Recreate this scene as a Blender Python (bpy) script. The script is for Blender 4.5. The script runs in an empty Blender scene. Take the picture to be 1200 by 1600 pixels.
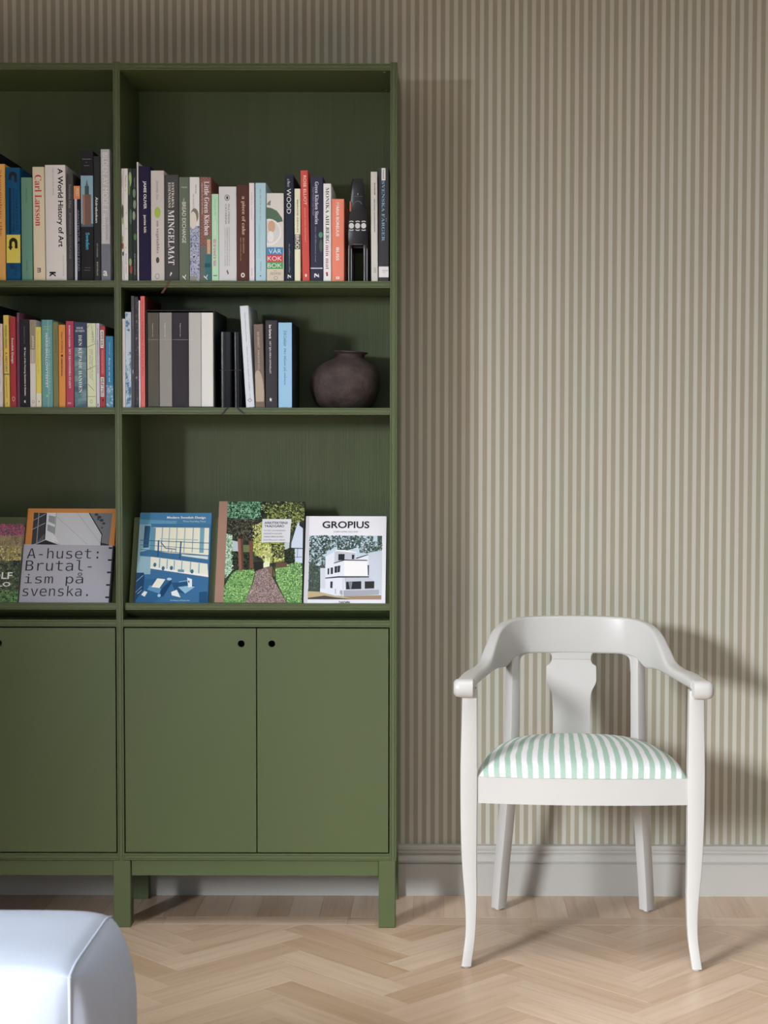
import bpy, bmesh, math, random
from mathutils import Vector, Matrix, noise

random.seed(11)
SC = bpy.context.scene
COL = SC.collection
R = math.radians

# ------------------------------------------------------------------ camera
def rgb(h):
    def lin(v):
        v /= 255.0
        return v / 12.92 if v <= .04045 else ((v + .055) / 1.055) ** 2.4
    return tuple(lin(int(h[i:i + 2], 16)) for i in (0, 2, 4))

PITCH, ROLL = R(2.62), R(0.14)
fwd = Vector((0, math.cos(PITCH), -math.sin(PITCH)))
up0 = Vector((0, math.sin(PITCH), math.cos(PITCH)))
rt0 = Vector((1, 0, 0))
rt = rt0 * math.cos(ROLL) + up0 * math.sin(ROLL)
up = up0 * math.cos(ROLL) - rt0 * math.sin(ROLL)
cam_data = bpy.data.cameras.new('camera')
cam = bpy.data.objects.new('camera', cam_data)
COL.objects.link(cam)
m = Matrix.Identity(4)
for i in range(3):
    m[i][0], m[i][1], m[i][2] = rt[i], up[i], -fwd[i]
m.translation = Vector((0, -4.438, 1.22))
cam.matrix_world = m
cam_data.sensor_fit = 'VERTICAL'
cam_data.sensor_height = 36
cam_data.sensor_width = 27
cam_data.lens = 2640 / 1600 * 36
cam_data.shift_x = -88 / 1600
cam_data.clip_start = .05
cam_data.dof.use_dof = True
cam_data.dof.focus_distance = 4.05
cam_data.dof.aperture_fstop = 7.0
SC.camera = cam

# ------------------------------------------------------------------ light
world = bpy.data.worlds.new('world')
SC.world = world
world.use_nodes = True
world.node_tree.nodes['Background'].inputs[0].default_value = (.75, .85, 1, 1)
world.node_tree.nodes['Background'].inputs[1].default_value = .35

def area(name, loc, target, sx, sy, power, color, spread=180):
    d = bpy.data.lights.new(name, 'AREA')
    d.shape = 'RECTANGLE'
    d.size, d.size_y = sx, sy
    d.energy = power
    d.color = color
    d.spread = R(spread)
    o = bpy.data.objects.new(name, d)
    COL.objects.link(o)
    o.location = loc
    o.rotation_euler = (Vector(target) - Vector(loc)).to_track_quat('-Z', 'Y').to_euler()
    return o

# daylight: skylight outside the window in the left wall, then an added soft fill from behind the camera
area('window_daylight', (-3.2, -5.2, 2.45), (-2.2, -5.2, 2.2), 2.2, 1.7, 1680, (.95, .985, 1.055))
area('rear_fill', (-.4, -6.5, 2.6), (-.4, -5.5, 2.3), 2.4, 1.8, 44, (.84, .94, 1.08))
# added overhead fill without a fixture, brightens the floor and lower wall
area('overhead_fill', (-.05, -1.35, 2.735), (-.05, -1.35, 0), 1.1, .8, 11, (.98, .99, 1.01), 105)
SC.view_settings.view_transform = 'Standard'
SC.view_settings.look = 'None'
SC.view_settings.exposure = 0
SC.view_settings.gamma = 1
SC.view_settings.use_curve_mapping = False
SC.cycles.max_bounces = 8
SC.cycles.diffuse_bounces = 4

# ------------------------------------------------------------------ materials
MATS = {}
def new_mat(name):
    m = bpy.data.materials.new(name)
    m.use_nodes = True
    nt = m.node_tree
    return m, nt, nt.nodes['Principled BSDF']

def node(nt, typ, **kw):
    n = nt.nodes.new(typ)
    for k, v in kw.items():
        setattr(n, k, v)
    return n

def noise_node(nt, vec, scale, detail=3, rough=.5):
    n = node(nt, 'ShaderNodeTexNoise')
    n.inputs['Scale'].default_value = scale
    n.inputs['Detail'].default_value = detail
    n.inputs['Roughness'].default_value = rough
    if vec is not None:
        nt.links.new(vec, n.inputs['Vector'])
    return n

def mapping(nt, src, scale=(1, 1, 1), loc=(0, 0, 0)):
    n = node(nt, 'ShaderNodeMapping')
    n.inputs['Scale'].default_value = scale
    n.inputs['Location'].default_value = loc
    nt.links.new(src, n.inputs['Vector'])
    return n.outputs[0]

def ramp(nt, fac, stops, interp='LINEAR'):
    n = node(nt, 'ShaderNodeValToRGB')
    cr = n.color_ramp
    cr.interpolation = interp
    while len(cr.elements) < len(stops):
        cr.elements.new(.5)
    for e, (p, c) in zip(cr.elements, stops):
        e.position = p
        e.color = (*c, 1)
    nt.links.new(fac, n.inputs[0])
    return n.outputs[0]

def add_bump(nt, bsdf, height, strength, dist=.001):
    b = node(nt, 'ShaderNodeBump')
    b.inputs['Strength'].default_value = strength
    b.inputs['Distance'].default_value = dist
    nt.links.new(height, b.inputs['Height'])
    nt.links.new(b.outputs[0], bsdf.inputs['Normal'])

def paint(name, col, rough=.5, vary=.04, scale=(6, 6, 6), bump=.0, bscale=(40, 40, 40), spec=.5):
    """a painted or plain surface with a slight mottling and relief"""
    if name in MATS:
        return MATS[name]
    m, nt, b = new_mat(name)
    c = rgb(col) if isinstance(col, str) else col
    tc = node(nt, 'ShaderNodeTexCoord')
    n = noise_node(nt, mapping(nt, tc.outputs['Object'], scale), 1.0, 3)
    nt.links.new(ramp(nt, n.outputs['Fac'], [(.3, tuple(v * (1 - vary) for v in c)), (.7, tuple(min(1, v * (1 + vary)) for v in c))]), b.inputs['Base Color'])
    b.inputs['Roughness'].default_value = rough
    b.inputs['Specular IOR Level'].default_value = spec
    if bump:
        n2 = noise_node(nt, mapping(nt, tc.outputs['Object'], bscale), 1.0, 4)
        add_bump(nt, b, n2.outputs['Fac'], bump)
    MATS[name] = m
    return m

PRINT_GAIN = 1.34
def ink(col):
    """paper, cloth or ink of one colour"""
    k = 'print_' + col
    if k in MATS:
        return MATS[k]
    m, nt, b = new_mat(k)
    c = rgb(col)
    lum = .3 * c[0] + .6 * c[1] + .1 * c[2]
    c = tuple(max(.004, min(.89, (lum + (v - lum) * .88) * PRINT_GAIN)) for v in c)
    b.inputs['Base Color'].default_value = (*c, 1)
    b.inputs['Roughness'].default_value = .62
    b.inputs['Specular IOR Level'].default_value = .3 if lum > .1 else .12
    MATS[k] = m
    return m

def speckle(name, stops, scale, detail=4, stretch=(1, 1, 1), interp='LINEAR', rough=.6):
    """printed picture made of blotches in a few colours"""
    m, nt, b = new_mat(name)
    tc = node(nt, 'ShaderNodeTexCoord')
    n = noise_node(nt, mapping(nt, tc.outputs['Object'], stretch), scale, detail, .65)
    st = [(p, tuple(min(.86, v * PRINT_GAIN) for v in rgb(c))) for p, c in stops]
    nt.links.new(ramp(nt, n.outputs['Fac'], st, interp), b.inputs['Base Color'])
    b.inputs['Roughness'].default_value = rough
    b.inputs['Specular IOR Level'].default_value = .3
    MATS[name] = m
    return m

speckle('pattern_blue', [(.35, '2f3a62'), (.47, '7f8aae'), (.52, 'c8ccd8'), (.6, '49558a'), (.7, 'b4b8cc')], 160, 3)
speckle('pattern_sea', [(.35, '34425e'), (.5, '5c7c84'), (.58, '7c9498'), (.68, '6a4c52')], 22, 4, (.6, 1, 1.5))
speckle('pattern_blots', [(.42, 'b4c0cc'), (.5, '8fa6bc'), (.56, '41688c'), (.66, '2c4c70')], 60, 4)
speckle('pattern_blossom', [(.5, '35353c'), (.6, '4a4448'), (.66, '9a9898'), (.72, 'b08a80')], 120, 3)
speckle('pattern_asters', [(.36, '37505a'), (.46, '5c4858'), (.52, 'a04464'), (.6, '7a5a68'), (.7, 'c05c78')], 75, 4)
speckle('pattern_straw', [(.38, '5e5440'), (.5, '84755a'), (.62, '9c8a6a'), (.72, '6a6a50')], 60, 4, (1.6, 1, .5))
speckle('pattern_yarrow', [(.36, '3c4230'), (.46, '6a6640'), (.54, 'b0a45c'), (.6, '5c5a48'), (.7, 'b8b08c')], 110, 4)
speckle('pattern_meadow', [(.38, '23262c'), (.48, '3a4a38'), (.56, '4e5c40'), (.62, '2e3438'), (.7, '8a8a58')], 90, 4)
speckle('pattern_leafmid', [(.36, '2c4a30'), (.5, '4f7a4a'), (.62, '7aa060'), (.72, '3a5c3c')], 120, 4)
speckle('pattern_shade', [(.36, '10140f'), (.5, '1f271b'), (.62, '33402a'), (.72, '4a4a38')], 90, 4)
speckle('pattern_leafteal', [(.36, '1f2e24'), (.46, '3f6a50'), (.54, '5f9a74'), (.62, '24382a'), (.72, '7fb48c')], 75, 4, (.8, 1, 1.4))
speckle('pattern_leafolive', [(.36, '1c2017'), (.48, '3e4a28'), (.56, '7c8a3e'), (.64, '2c3420'), (.74, '98a050')], 85, 4, (.8, 1, 1.4))
speckle('pattern_leafgold', [(.34, '3c4420'), (.46, '6a7832'), (.55, 'a4b04a'), (.64, '505a2a'), (.74, 'd0d080')], 95, 4)
speckle('pattern_leafpale', [(.34, '34503c'), (.46, '6c9678'), (.55, 'a8ccac'), (.63, '44644c'), (.74, 'd0e0c8')], 95, 4)
speckle('pattern_bough', [(.36, '14140f'), (.5, '241e17'), (.6, '3a3426'), (.68, '4c5a34'), (.75, '8a8f7c')], 80, 4)
speckle('pattern_gravel', [(.34, '544644'), (.48, '7f6c68'), (.6, '9a8884'), (.72, '6c5a58')], 240, 3)
speckle('pattern_boxhedge', [(.34, '2f5a34'), (.45, '548a4c'), (.54, '86b45e'), (.62, '4a7e48'), (.72, 'a8cc7c')], 200, 3)
speckle('pattern_pines', [(.40, '2a3a36'), (.5, '44564c'), (.54, '8aa0a8'), (.62, 'a9bdcb')], 70, 5)
speckle('pattern_pinedark', [(.40, '24322e'), (.54, '3c4e48'), (.6, '5c7078'), (.66, 'a3b8c6')], 75, 5)

def tile_mats():
    m, nt, b = new_mat('pattern_brick')
    tc = node(nt, 'ShaderNodeTexCoord')
    sx = node(nt, 'ShaderNodeSeparateXYZ'); nt.links.new(tc.outputs['Object'], sx.inputs[0])
    cx = node(nt, 'ShaderNodeCombineXYZ'); nt.links.new(sx.outputs['X'], cx.inputs['X']); nt.links.new(sx.outputs['Z'], cx.inputs['Y'])
    br = node(nt, 'ShaderNodeTexBrick')
    br.inputs['Scale'].default_value = 62
    br.inputs['Color1'].default_value = (*rgb('8a4a42'), 1); br.inputs['Color2'].default_value = (*rgb('74382f'), 1); br.inputs['Mortar'].default_value = (*rgb('a48a80'), 1)
    br.inputs['Mortar Size'].default_value = .03
    nt.links.new(cx.outputs[0], br.inputs['Vector']); nt.links.new(br.outputs['Color'], b.inputs['Base Color'])
    MATS['pattern_brick'] = m
    m, nt, b = new_mat('pattern_dots')
    tc = node(nt, 'ShaderNodeTexCoord')
    ch = node(nt, 'ShaderNodeTexVoronoi'); ch.inputs['Scale'].default_value = 150
    nt.links.new(tc.outputs['Object'], ch.inputs['Vector'])
    nt.links.new(ramp(nt, ch.outputs['Distance'], [(.25, rgb('aecddd')), (.5, rgb('5f9cbe'))]), b.inputs['Base Color'])
    MATS['pattern_dots'] = m
tile_mats()

def mat(k):
    return MATS[k] if k in MATS else ink(k)

GREEN = '535f3b'
M_GREEN = paint('green_paint', GREEN, .42, .03, (3, 3, 1.2), .12, (60, 60, 6), .45)
M_GREEN_BACK = paint('green_paint_grained', GREEN, .5, .05, (30, 8, 1.5), .5, (260, 40, 5), .4)
M_DARK = paint('dark_void', '14160f', .8)
M_WHITE = paint('white_lacquer', 'c5c4c0', .38, .012, (5, 5, 5), .04, (70, 70, 70), .5)
M_TRIM = paint('trim_paint', 'b7b5ae', .45, .015, (2, 2, 2), .05, (30, 60, 60))
M_CEIL = paint('ceiling_paint', 'e8e6e1', .9, .01)
M_ROOM = paint('room_paint', 'a3a8ac', .9, .01)
M_SIDE = paint('slate_paint', '6a727b', .9, .01)
M_PAD = paint('felt_pad', 'c9c6bf', .9, .05)
M_BLACK = paint('black_lacquer', '131318', .32, .1, (20, 20, 20), .1, (90, 90, 90))
M_CLAY = paint('dark_clay', '473c39', .66, .42, (26, 26, 34), 0, spec=.4)
_nt = M_CLAY.node_tree
_tc = node(_nt, 'ShaderNodeTexCoord')
add_bump(_nt, _nt.nodes['Principled BSDF'], noise_node(_nt, _tc.outputs['Object'], 75, 5, .6).outputs['Fac'], .8, .004)
M_CASE = paint('black_card', '1e1e21', .6, .05)
M_NOTE = paint('black_oilcloth', '0a0a0d', .2, .05, (20, 20, 20), .1, (300, 300, 300), .3)
M_RIB = paint('brown_ribbon', '5a3a32', .7, .1)
M_RIBK = paint('black_ribbon', '16171a', .6, .1)

def wallpaper():
    m, nt, b = new_mat('striped_wallpaper')
    tc = node(nt, 'ShaderNodeTexCoord')
    sx = node(nt, 'ShaderNodeSeparateXYZ'); nt.links.new(tc.outputs['Object'], sx.inputs[0])
    ma = node(nt, 'ShaderNodeMath', operation='MULTIPLY_ADD')
    per = .02248
    ma.inputs[1].default_value = 1 / per; ma.inputs[2].default_value = 100 - .6615 / per
    nt.links.new(sx.outputs['X'], ma.inputs[0])
    fr = node(nt, 'ShaderNodeMath', operation='FRACT'); nt.links.new(ma.outputs[0], fr.inputs[0])
    lt, dk = rgb('c3c2b7'), rgb('a49e8d')
    col = ramp(nt, fr.outputs[0], [(.0, dk), (.03, lt), (.47, lt), (.5, dk)])
    # faint tonal drift of the print
    n = noise_node(nt, mapping(nt, tc.outputs['Object'], (22, 1, 1.2)), 1.0, 2)
    mx = node(nt, 'ShaderNodeMix', data_type='RGBA', blend_type='MULTIPLY'); mx.inputs[0].default_value = 1
    nt.links.new(col, mx.inputs[6])
    nt.links.new(ramp(nt, n.outputs['Fac'], [(.3, (1.0, .955, .93)), (.7, (.965, 1.0, .965))]), mx.inputs[7])
    nt.links.new(mx.outputs[2], b.inputs['Base Color'])
    b.inputs['Roughness'].default_value = .75
    b.inputs['Specular IOR Level'].default_value = .25
    n2 = noise_node(nt, mapping(nt, tc.outputs['Object'], (220, 220, 120)), 1.0, 3)
    add_bump(nt, b, n2.outputs['Fac'], .08)
    return m
M_PAPER = wallpaper()

def oak():
    m, nt, b = new_mat('oiled_oak')
    tc = node(nt, 'ShaderNodeTexCoord')
    oi = node(nt, 'ShaderNodeObjectInfo')
    off = node(nt, 'ShaderNodeMath', operation='MULTIPLY'); off.inputs[1].default_value = 37
    nt.links.new(oi.outputs['Random'], off.inputs[0])
    cmb = node(nt, 'ShaderNodeCombineXYZ')
    for i in range(3):
        nt.links.new(off.outputs[0], cmb.inputs[i])
    add = node(nt, 'ShaderNodeVectorMath', operation='ADD')
    nt.links.new(tc.outputs['Object'], add.inputs[0]); nt.links.new(cmb.outputs[0], add.inputs[1])
    grain = noise_node(nt, mapping(nt, add.outputs[0], (4, 70, 1)), 1.0, 4, .55)
    cath = noise_node(nt, mapping(nt, add.outputs[0], (2.2, 22, 1)), 1.0, 3, .5)
    base = ramp(nt, oi.outputs['Random'], [(0, rgb('bfa489')), (.25, rgb('ceb59d')), (.5, rgb('d5bea7')), (.75, rgb('c7ad95')), (1, rgb('d8c3ad'))])
    g = ramp(nt, grain.outputs['Fac'], [(.3, (.86, .83, .80)), (.5, (1, 1, 1)), (.75, (1.03, 1.03, 1.02))])
    c = ramp(nt, cath.outputs['Fac'], [(.35, (.93, .9, .86)), (.55, (1, 1, 1)), (.7, (.97, .95, .93))])
    m1 = node(nt, 'ShaderNodeMix', data_type='RGBA', blend_type='MULTIPLY'); m1.inputs[0].default_value = 1
    m2 = node(nt, 'ShaderNodeMix', data_type='RGBA', blend_type='MULTIPLY'); m2.inputs[0].default_value = 1
    nt.links.new(base, m1.inputs[6]); nt.links.new(g, m1.inputs[7])
    nt.links.new(m1.outputs[2], m2.inputs[6]); nt.links.new(c, m2.inputs[7])
    nt.links.new(m2.outputs[2], b.inputs['Base Color'])
    b.inputs['Roughness'].default_value = .36
    b.inputs['Specular IOR Level'].default_value = .5
    add_bump(nt, b, grain.outputs['Fac'], .12)
    return m
M_OAK = oak()

def seat_cloth():
    m, nt, b = new_mat('striped_seat_cloth')
    uv = node(nt, 'ShaderNodeUVMap'); uv.uv_map = 'stripe'
    sx = node(nt, 'ShaderNodeSeparateXYZ'); nt.links.new(uv.outputs[0], sx.inputs[0])
    tc = node(nt, 'ShaderNodeTexCoord')
    wob = noise_node(nt, mapping(nt, tc.outputs['Object'], (9, 14, 9)), 1.0, 2)
    ad = node(nt, 'ShaderNodeMath', operation='MULTIPLY_ADD'); ad.inputs[1].default_value = .28
    nt.links.new(wob.outputs['Fac'], ad.inputs[0]); nt.links.new(sx.outputs['X'], ad.inputs[2])
    fr = node(nt, 'ShaderNodeMath', operation='FRACT'); nt.links.new(ad.outputs[0], fr.inputs[0])
    w, g = rgb('e4e4e6'), rgb('a6c0b0')
    col = ramp(nt, fr.outputs[0], [(0, g), (.05, w), (.5, w), (.55, g)])
    weave = noise_node(nt, mapping(nt, tc.outputs['Object'], (500, 160, 300)), 1.0, 2)
    mx = node(nt, 'ShaderNodeMix', data_type='RGBA', blend_type='MULTIPLY'); mx.inputs[0].default_value = 1
    nt.links.new(col, mx.inputs[6]); nt.links.new(ramp(nt, weave.outputs['Fac'], [(.3, (.9, .9, .9)), (.6, (1, 1, 1))]), mx.inputs[7])
    nt.links.new(mx.outputs[2], b.inputs['Base Color'])
    b.inputs['Roughness'].default_value = .85
    b.inputs['Specular IOR Level'].default_value = .2
    add_bump(nt, b, weave.outputs['Fac'], .25, .0006)
    return m
M_SEAT = seat_cloth()
M_OTTO = paint('pale_blue_linen', '9ca5b3', .9, .025, (8, 8, 8), .3, (420, 420, 420), .2)

# ------------------------------------------------------------------ mesh helpers
def link(name, me, parent=None, mats=()):
    o = bpy.data.objects.new(name, me)
    COL.objects.link(o)
    for mm in mats:
        me.materials.append(mm)
    if parent is not None:
        o.parent = parent
    return o

def thing(name, label, cat, loc=(0, 0, 0), rot=(0, 0, 0), group=None):
    o = bpy.data.objects.new(name, None)
    COL.objects.link(o)
    o.empty_display_size = .05
    o.location, o.rotation_euler = loc, rot
    o['label'], o['category'] = label, cat
    if group:
        o['group'] = group
    return o

def smooth(me, angle=35):
    for p in me.polygons:
        p.use_smooth = True
    me.set_sharp_from_angle(angle=R(angle))

def from_bm(name, bm, mats, parent=None, ang=None):
    me = bpy.data.meshes.new(name)
    bm.normal_update()
    bm.to_mesh(me)
    bm.free()
    o = link(name, me, parent, mats if isinstance(mats, (list, tuple)) else [mats])
    if ang:
        smooth(me, ang)
    return o

def add_box(bm, x0, x1, y0, y1, z0, z1, mi=0):
    v = [bm.verts.new(p) for p in ((x0, y0, z0), (x1, y0, z0), (x1, y1, z0), (x0, y1, z0), (x0, y0, z1), (x1, y0, z1), (x1, y1, z1), (x0, y1, z1))]
    fs = [bm.faces.new([v[i] for i in q]) for q in ((0, 3, 2, 1), (4, 5, 6, 7), (0, 1, 5, 4), (1, 2, 6, 5), (2, 3, 7, 6), (3, 0, 4, 7))]
    for f in fs:
        f.material_index = mi
    return v

def bevel_all(bm, w, seg=1):
    bmesh.ops.bevel(bm, geom=bm.edges[:], offset=w, segments=seg, profile=.5, affect='EDGES', clamp_overlap=True)

def box(name, x0, x1, y0, y1, z0, z1, mats, parent=None, bev=.0012, seg=1):
    bm = bmesh.new()
    add_box(bm, x0, x1, y0, y1, z0, z1)
    if bev:
        bevel_all(bm, bev, seg)
    return from_bm(name, bm, mats, parent)

def add_prism(bm, pts, fn0, fn1, mi=0):
    """closed outline pts mapped to two end caps by fn0 and fn1"""
    a = [bm.verts.new(fn0(*p)) for p in pts]
    b = [bm.verts.new(fn1(*p)) for p in pts]
    n = len(pts)
    fs = [bm.faces.new(a[::-1]), bm.faces.new(b)]
    for i in range(n):
        j = (i + 1) % n
        fs.append(bm.faces.new((a[i], a[j], b[j], b[i])))
    for f in fs:
        f.material_index = mi
    return fs

def fix_normals(bm):
    bmesh.ops.recalc_face_normals(bm, faces=bm.faces[:])

def add_loft(bm, rings, cap=True, closed=False):
    vs = [[bm.verts.new(p) for p in r] for r in rings]
    n = len(rings[0])
    k = len(vs)
    for i in range(k if closed else k - 1):
        a, b = vs[i], vs[(i + 1) % k]
        for j in range(n):
            q = (j + 1) % n
            bm.faces.new((a[j], a[q], b[q], b[j]))
    if cap and not closed:
        bm.faces.new(vs[0][::-1])
        bm.faces.new(vs[-1])
    return vs

def add_tube(bm, pts, r, n=8, closed=False):
    rings = []
    P = [Vector(p) for p in pts]
    k = len(P)
    ref = Vector((0.31, .17, .93))
    for i in range(k):
        a = P[(i - 1) % k] if closed or i > 0 else P[i]
        b = P[(i + 1) % k] if closed or i < k - 1 else P[i]
        t = (b - a).normalized()
        u = t.cross(ref).normalized()
        w = t.cross(u)
        rings.append([P[i] + r * (math.cos(2 * math.pi * j / n) * u + math.sin(2 * math.pi * j / n) * w) for j in range(n)])
    add_loft(bm, rings, True, closed)

def rrect(hx, hy, r, k=3):
    """rounded rectangle outline, half sizes hx, hy"""
    r = min(r, hx * .99, hy * .99)
    out = []
    for cx, cy, a0 in ((hx - r, hy - r, 0), (-hx + r, hy - r, 90), (-hx + r, -hy + r, 180), (hx - r, -hy + r, 270)):
        for i in range(k + 1):
            a = R(a0 + 90 * i / k)
            out.append((cx + r * math.cos(a), cy + r * math.sin(a)))
    return out

def spline(ctrl, n):
    """Catmull-Rom through tuples of equal length"""
    out = []
    c = [ctrl[0]] + list(ctrl) + [ctrl[-1]]
    for i in range(1, len(c) - 2):
        p0, p1, p2, p3 = c[i - 1], c[i], c[i + 1], c[i + 2]
        for s in range(n):
            t = s / n
            out.append(tuple(.5 * (2 * b + (d - a) * t + (2 * a - 5 * b + 4 * d - e) * t * t + (3 * b - a - 3 * d + e) * t ** 3) for a, b, d, e in zip(p0, p1, p2, p3)))
    out.append(tuple(ctrl[-1]))
    return out

# ------------------------------------------------------------------ lettering
import os
FONTS = {}
def font(k):
    if k in FONTS:
        return FONTS[k]
    f = None
    fn = {'g': 'NotoSansMath-Regular.woff2', 'i': 'NotoSansMath-Regular.woff2', 'm': 'DejaVuSansMono.woff2'}.get(k)
    if fn:
        try:
            f = bpy.data.fonts.load(os.path.join(bpy.utils.system_resource('DATAFILES', path='fonts'), fn), check_existing=True)
        except Exception:
            f = None
    FONTS[k] = f
    return f

def serif(s, up_, lo_):
    out = ''
    for c in s:
        if 'A' <= c <= 'Z':
            out += chr(up_ + ord(c) - 65)
        elif 'a' <= c <= 'z':
            q = lo_ + ord(c) - 97
            out += 'ℎ' if q == 0x1D455 else chr(q)
        else:
            out += c
    return out

TXT = {}
def text_geo(s, f, bold=0.0):
    """vertices and faces of a line of lettering, scaled to the unit square"""
    key = (s, f, bold)
    if key in TXT:
        return TXT[key]
    cu = bpy.data.curves.new('lettering', 'FONT')
    body, fo = s, font(f)
    marks = {}
    if f in 'gi' and fo:
        plain = s.translate(str.maketrans('ÅÄÖåäö', 'AAOaao'))
        body = serif(plain, *((0x1D400, 0x1D41A) if f == 'g' else (0x1D434, 0x1D44E)))
        marks = {i: c for i, c in enumerate(s) if c in 'ÅÄÖåäö'}
    cu.body = body
    if fo:
        cu.font = fo
    cu.size = 1
    cu.resolution_u = 4
    if f == 'b':
        cu.offset = .020
    cu.offset += bold
    cu.fill_mode = 'FRONT'
    o = bpy.data.objects.new('lettering', cu)
    me = bpy.data.meshes.new_from_object(o)
    V = [(v.co.x, v.co.y) for v in me.vertices]
    Fc = [tuple(p.vertices) for p in me.polygons]
    if marks:
        wid = []
        for i in sorted(marks):
            c2 = bpy.data.curves.new('l', 'FONT'); c2.font = fo; c2.size = 1
            xs = []
            for t in (body[:i] or '', body[:i + 1]):
                if not t.strip():
                    xs.append(0); continue
                c2.body = t
                oo = bpy.data.objects.new('l', c2)
                mm = bpy.data.meshes.new_from_object(oo)
                xs.append(max(v.co.x for v in mm.vertices))
                bpy.data.objects.remove(oo); bpy.data.meshes.remove(mm)
            bpy.data.curves.remove(c2)
            wid.append((marks[i], (xs[0] + xs[1]) / 2 + .02))
        for ch, xc in wid:
            y = .715 if ch.isupper() else .57
            for dx in ((0,) if ch in 'Åå' else (-.1, .1)):
                b = len(V)
                V += [(xc + dx + .06 * math.cos(a * math.pi / 4), y + .06 * math.sin(a * math.pi / 4)) for a in range(8)]
                Fc.append(tuple(range(b, b + 8)))
    bpy.data.objects.remove(o); bpy.data.curves.remove(cu); bpy.data.meshes.remove(me)
    if not V:
        V, Fc = [(0, 0), (1, 0), (1, 1)], [(0, 1, 2)]
    x0, x1 = min(v[0] for v in V), max(v[0] for v in V)
    y0, y1 = min(v[1] for v in V), max(v[1] for v in V)
    if x1 - x0 < 1e-6 or y1 - y0 < 1e-6:
        x1, y1 = x0 + 1, y0 + 1
    TXT[key] = ([((a - x0) / (x1 - x0), (b - y0) / (y1 - y0)) for a, b in V], Fc)
    return TXT[key]

class Print:
    """flat print on the face y = 0 of a book, collected per colour and laid in thin layers"""
    def __init__(self, w, h):
        self.w, self.h, self.n = w, h, 0
        self.V, self.F, self.M, self.mats = [], [], [], []
        self.base = 0.0
    def add(self, pts, faces, col):
        self.n += 1
        y = -.00004 - .000014 * self.n + self.base
        m = mat(col)
        if m not in self.mats:
            self.mats.append(m)
        b = len(self.V)
        self.V += [(x, y, z) for x, z in pts]
        for f in faces:
            self.F.append([b + i for i in f]); self.M.append(self.mats.index(m))
    def build(self, name, parent):
        if not self.F:
            return
        me = bpy.data.meshes.new(name)
        me.from_pydata(self.V, [], self.F)
        for p, k in zip(me.polygons, self.M):
            p.material_index = k
        return link(name, me, parent, self.mats)

def clampf(v, lo, hi):
    return max(lo, min(hi, v))

def run_prints(prints, w, h, parent, pict='spine_print', base=0.0, bold=0.0):
    pr, tx = Print(w, h), Print(w, h)
    pr.base = base
    tx.base = base - .000014 * (len(prints) + 2 + sum(6 for it in prints if it[0] == 'S'))
    for it in prints:
        k = it[0]
        if k in 'TH':
            _, s, z0, z1, x0, x1, c, f = it
            V, Fc = text_geo(s, f, bold)
            if k == 'T':
                pts = [(w * (x0 + b * (x1 - x0)), h * (1 - z0 - a * (z1 - z0))) for a, b in V]
            else:
                pts = [(w * (x0 + a * (x1 - x0)), h * (1 - z1 + b * (z1 - z0))) for a, b in V]
            tx.add(pts, Fc, c)
        elif k == 'R' or k == 'P':
            if k == 'R':
                _, z0, z1, x0, x1, c = it
            else:
                _, c, z0, z1, x0, x1 = it
            e = min(.0006, w * .03)
            xa, xb = clampf(w * x0, e, w - e), clampf(w * x1, e, w - e)
            za, zb = clampf(h * (1 - z1), .0004, h - .0004), clampf(h * (1 - z0), .0004, h - .0004)
            pr.add([(xa, za), (xb, za), (xb, zb), (xa, zb)], [(0, 1, 2, 3)], c)
        elif k in 'EO':
            _, z0, z1, x0, x1, c = it
            cx, cz = w * (x0 + x1) / 2, h * (1 - (z0 + z1) / 2)
            rx, rz = w * (x1 - x0) / 2, h * (z1 - z0) / 2
            n = 20
            ring = [(clampf(cx + rx * math.cos(2 * math.pi * i / n), .0003, w - .0003), clampf(cz + rz * math.sin(2 * math.pi * i / n), .0003, h - .0003)) for i in range(n)]
            if k == 'E':
                pr.add(ring, [tuple(range(n))], c)
            else:
                inn = [(cx + rx * .8 * math.cos(2 * math.pi * i / n), cz + rz * .8 * math.sin(2 * math.pi * i / n)) for i in range(n)]
                pr.add(ring + inn, [(i, (i + 1) % n, n + (i + 1) % n, n + i) for i in range(n)], c)
        elif k == 'D':
            _, pts, c = it
            P2 = [(clampf(w * u, .0003, w - .0003), clampf(h * (1 - v), .0003, h - .0003)) for u, v in pts]
            if sum(P2[i][0] * P2[(i + 1) % len(P2)][1] - P2[(i + 1) % len(P2)][0] * P2[i][1] for i in range(len(P2))) < 0:
                P2 = P2[::-1]
            pr.add(P2, [tuple(range(len(P2)))], c)
        elif k == 'S':
            # foliage, flowers or gravel on a printed photo: many small dabs inside an outline
            _, pts, cols, n, size = it
            xs, ys = [p[0] for p in pts], [p[1] for p in pts]
            rnd = random.Random(len(pts) * 7 + n)
            n0 = pr.n + 1
            for q in range(n):
                for tr in range(30):
                    u, v = rnd.uniform(min(xs), max(xs)), rnd.uniform(min(ys), max(ys))
                    ins = False
                    for i in range(len(pts)):
                        (xa, ya), (xb, yb) = pts[i], pts[i - 1]
                        if (ya > v) != (yb > v) and u < (xb - xa) * (v - ya) / (yb - ya) + xa:
                            ins = not ins
                    if ins:
                        break
                else:
                    continue
                r, a0 = size * rnd.uniform(.5, 1.3), rnd.uniform(0, 6.28)
                P2 = [(clampf(w * u + r * rnd.uniform(.5, 1.1) * math.cos(a0 + 1.0472 * i), .0004, w - .0004), clampf(h * (1 - v) + r * rnd.uniform(.5, 1.1) * math.sin(a0 + 1.0472 * i), .0004, h - .0004)) for i in range(6)]
                pr.n = n0 + .2 * (q % 24) - 1
                pr.add(P2, [tuple(range(6))], rnd.choice(cols))
            pr.n = n0 + 5
    pr.build(pict, parent)
    tx.build('lettering', parent)
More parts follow.
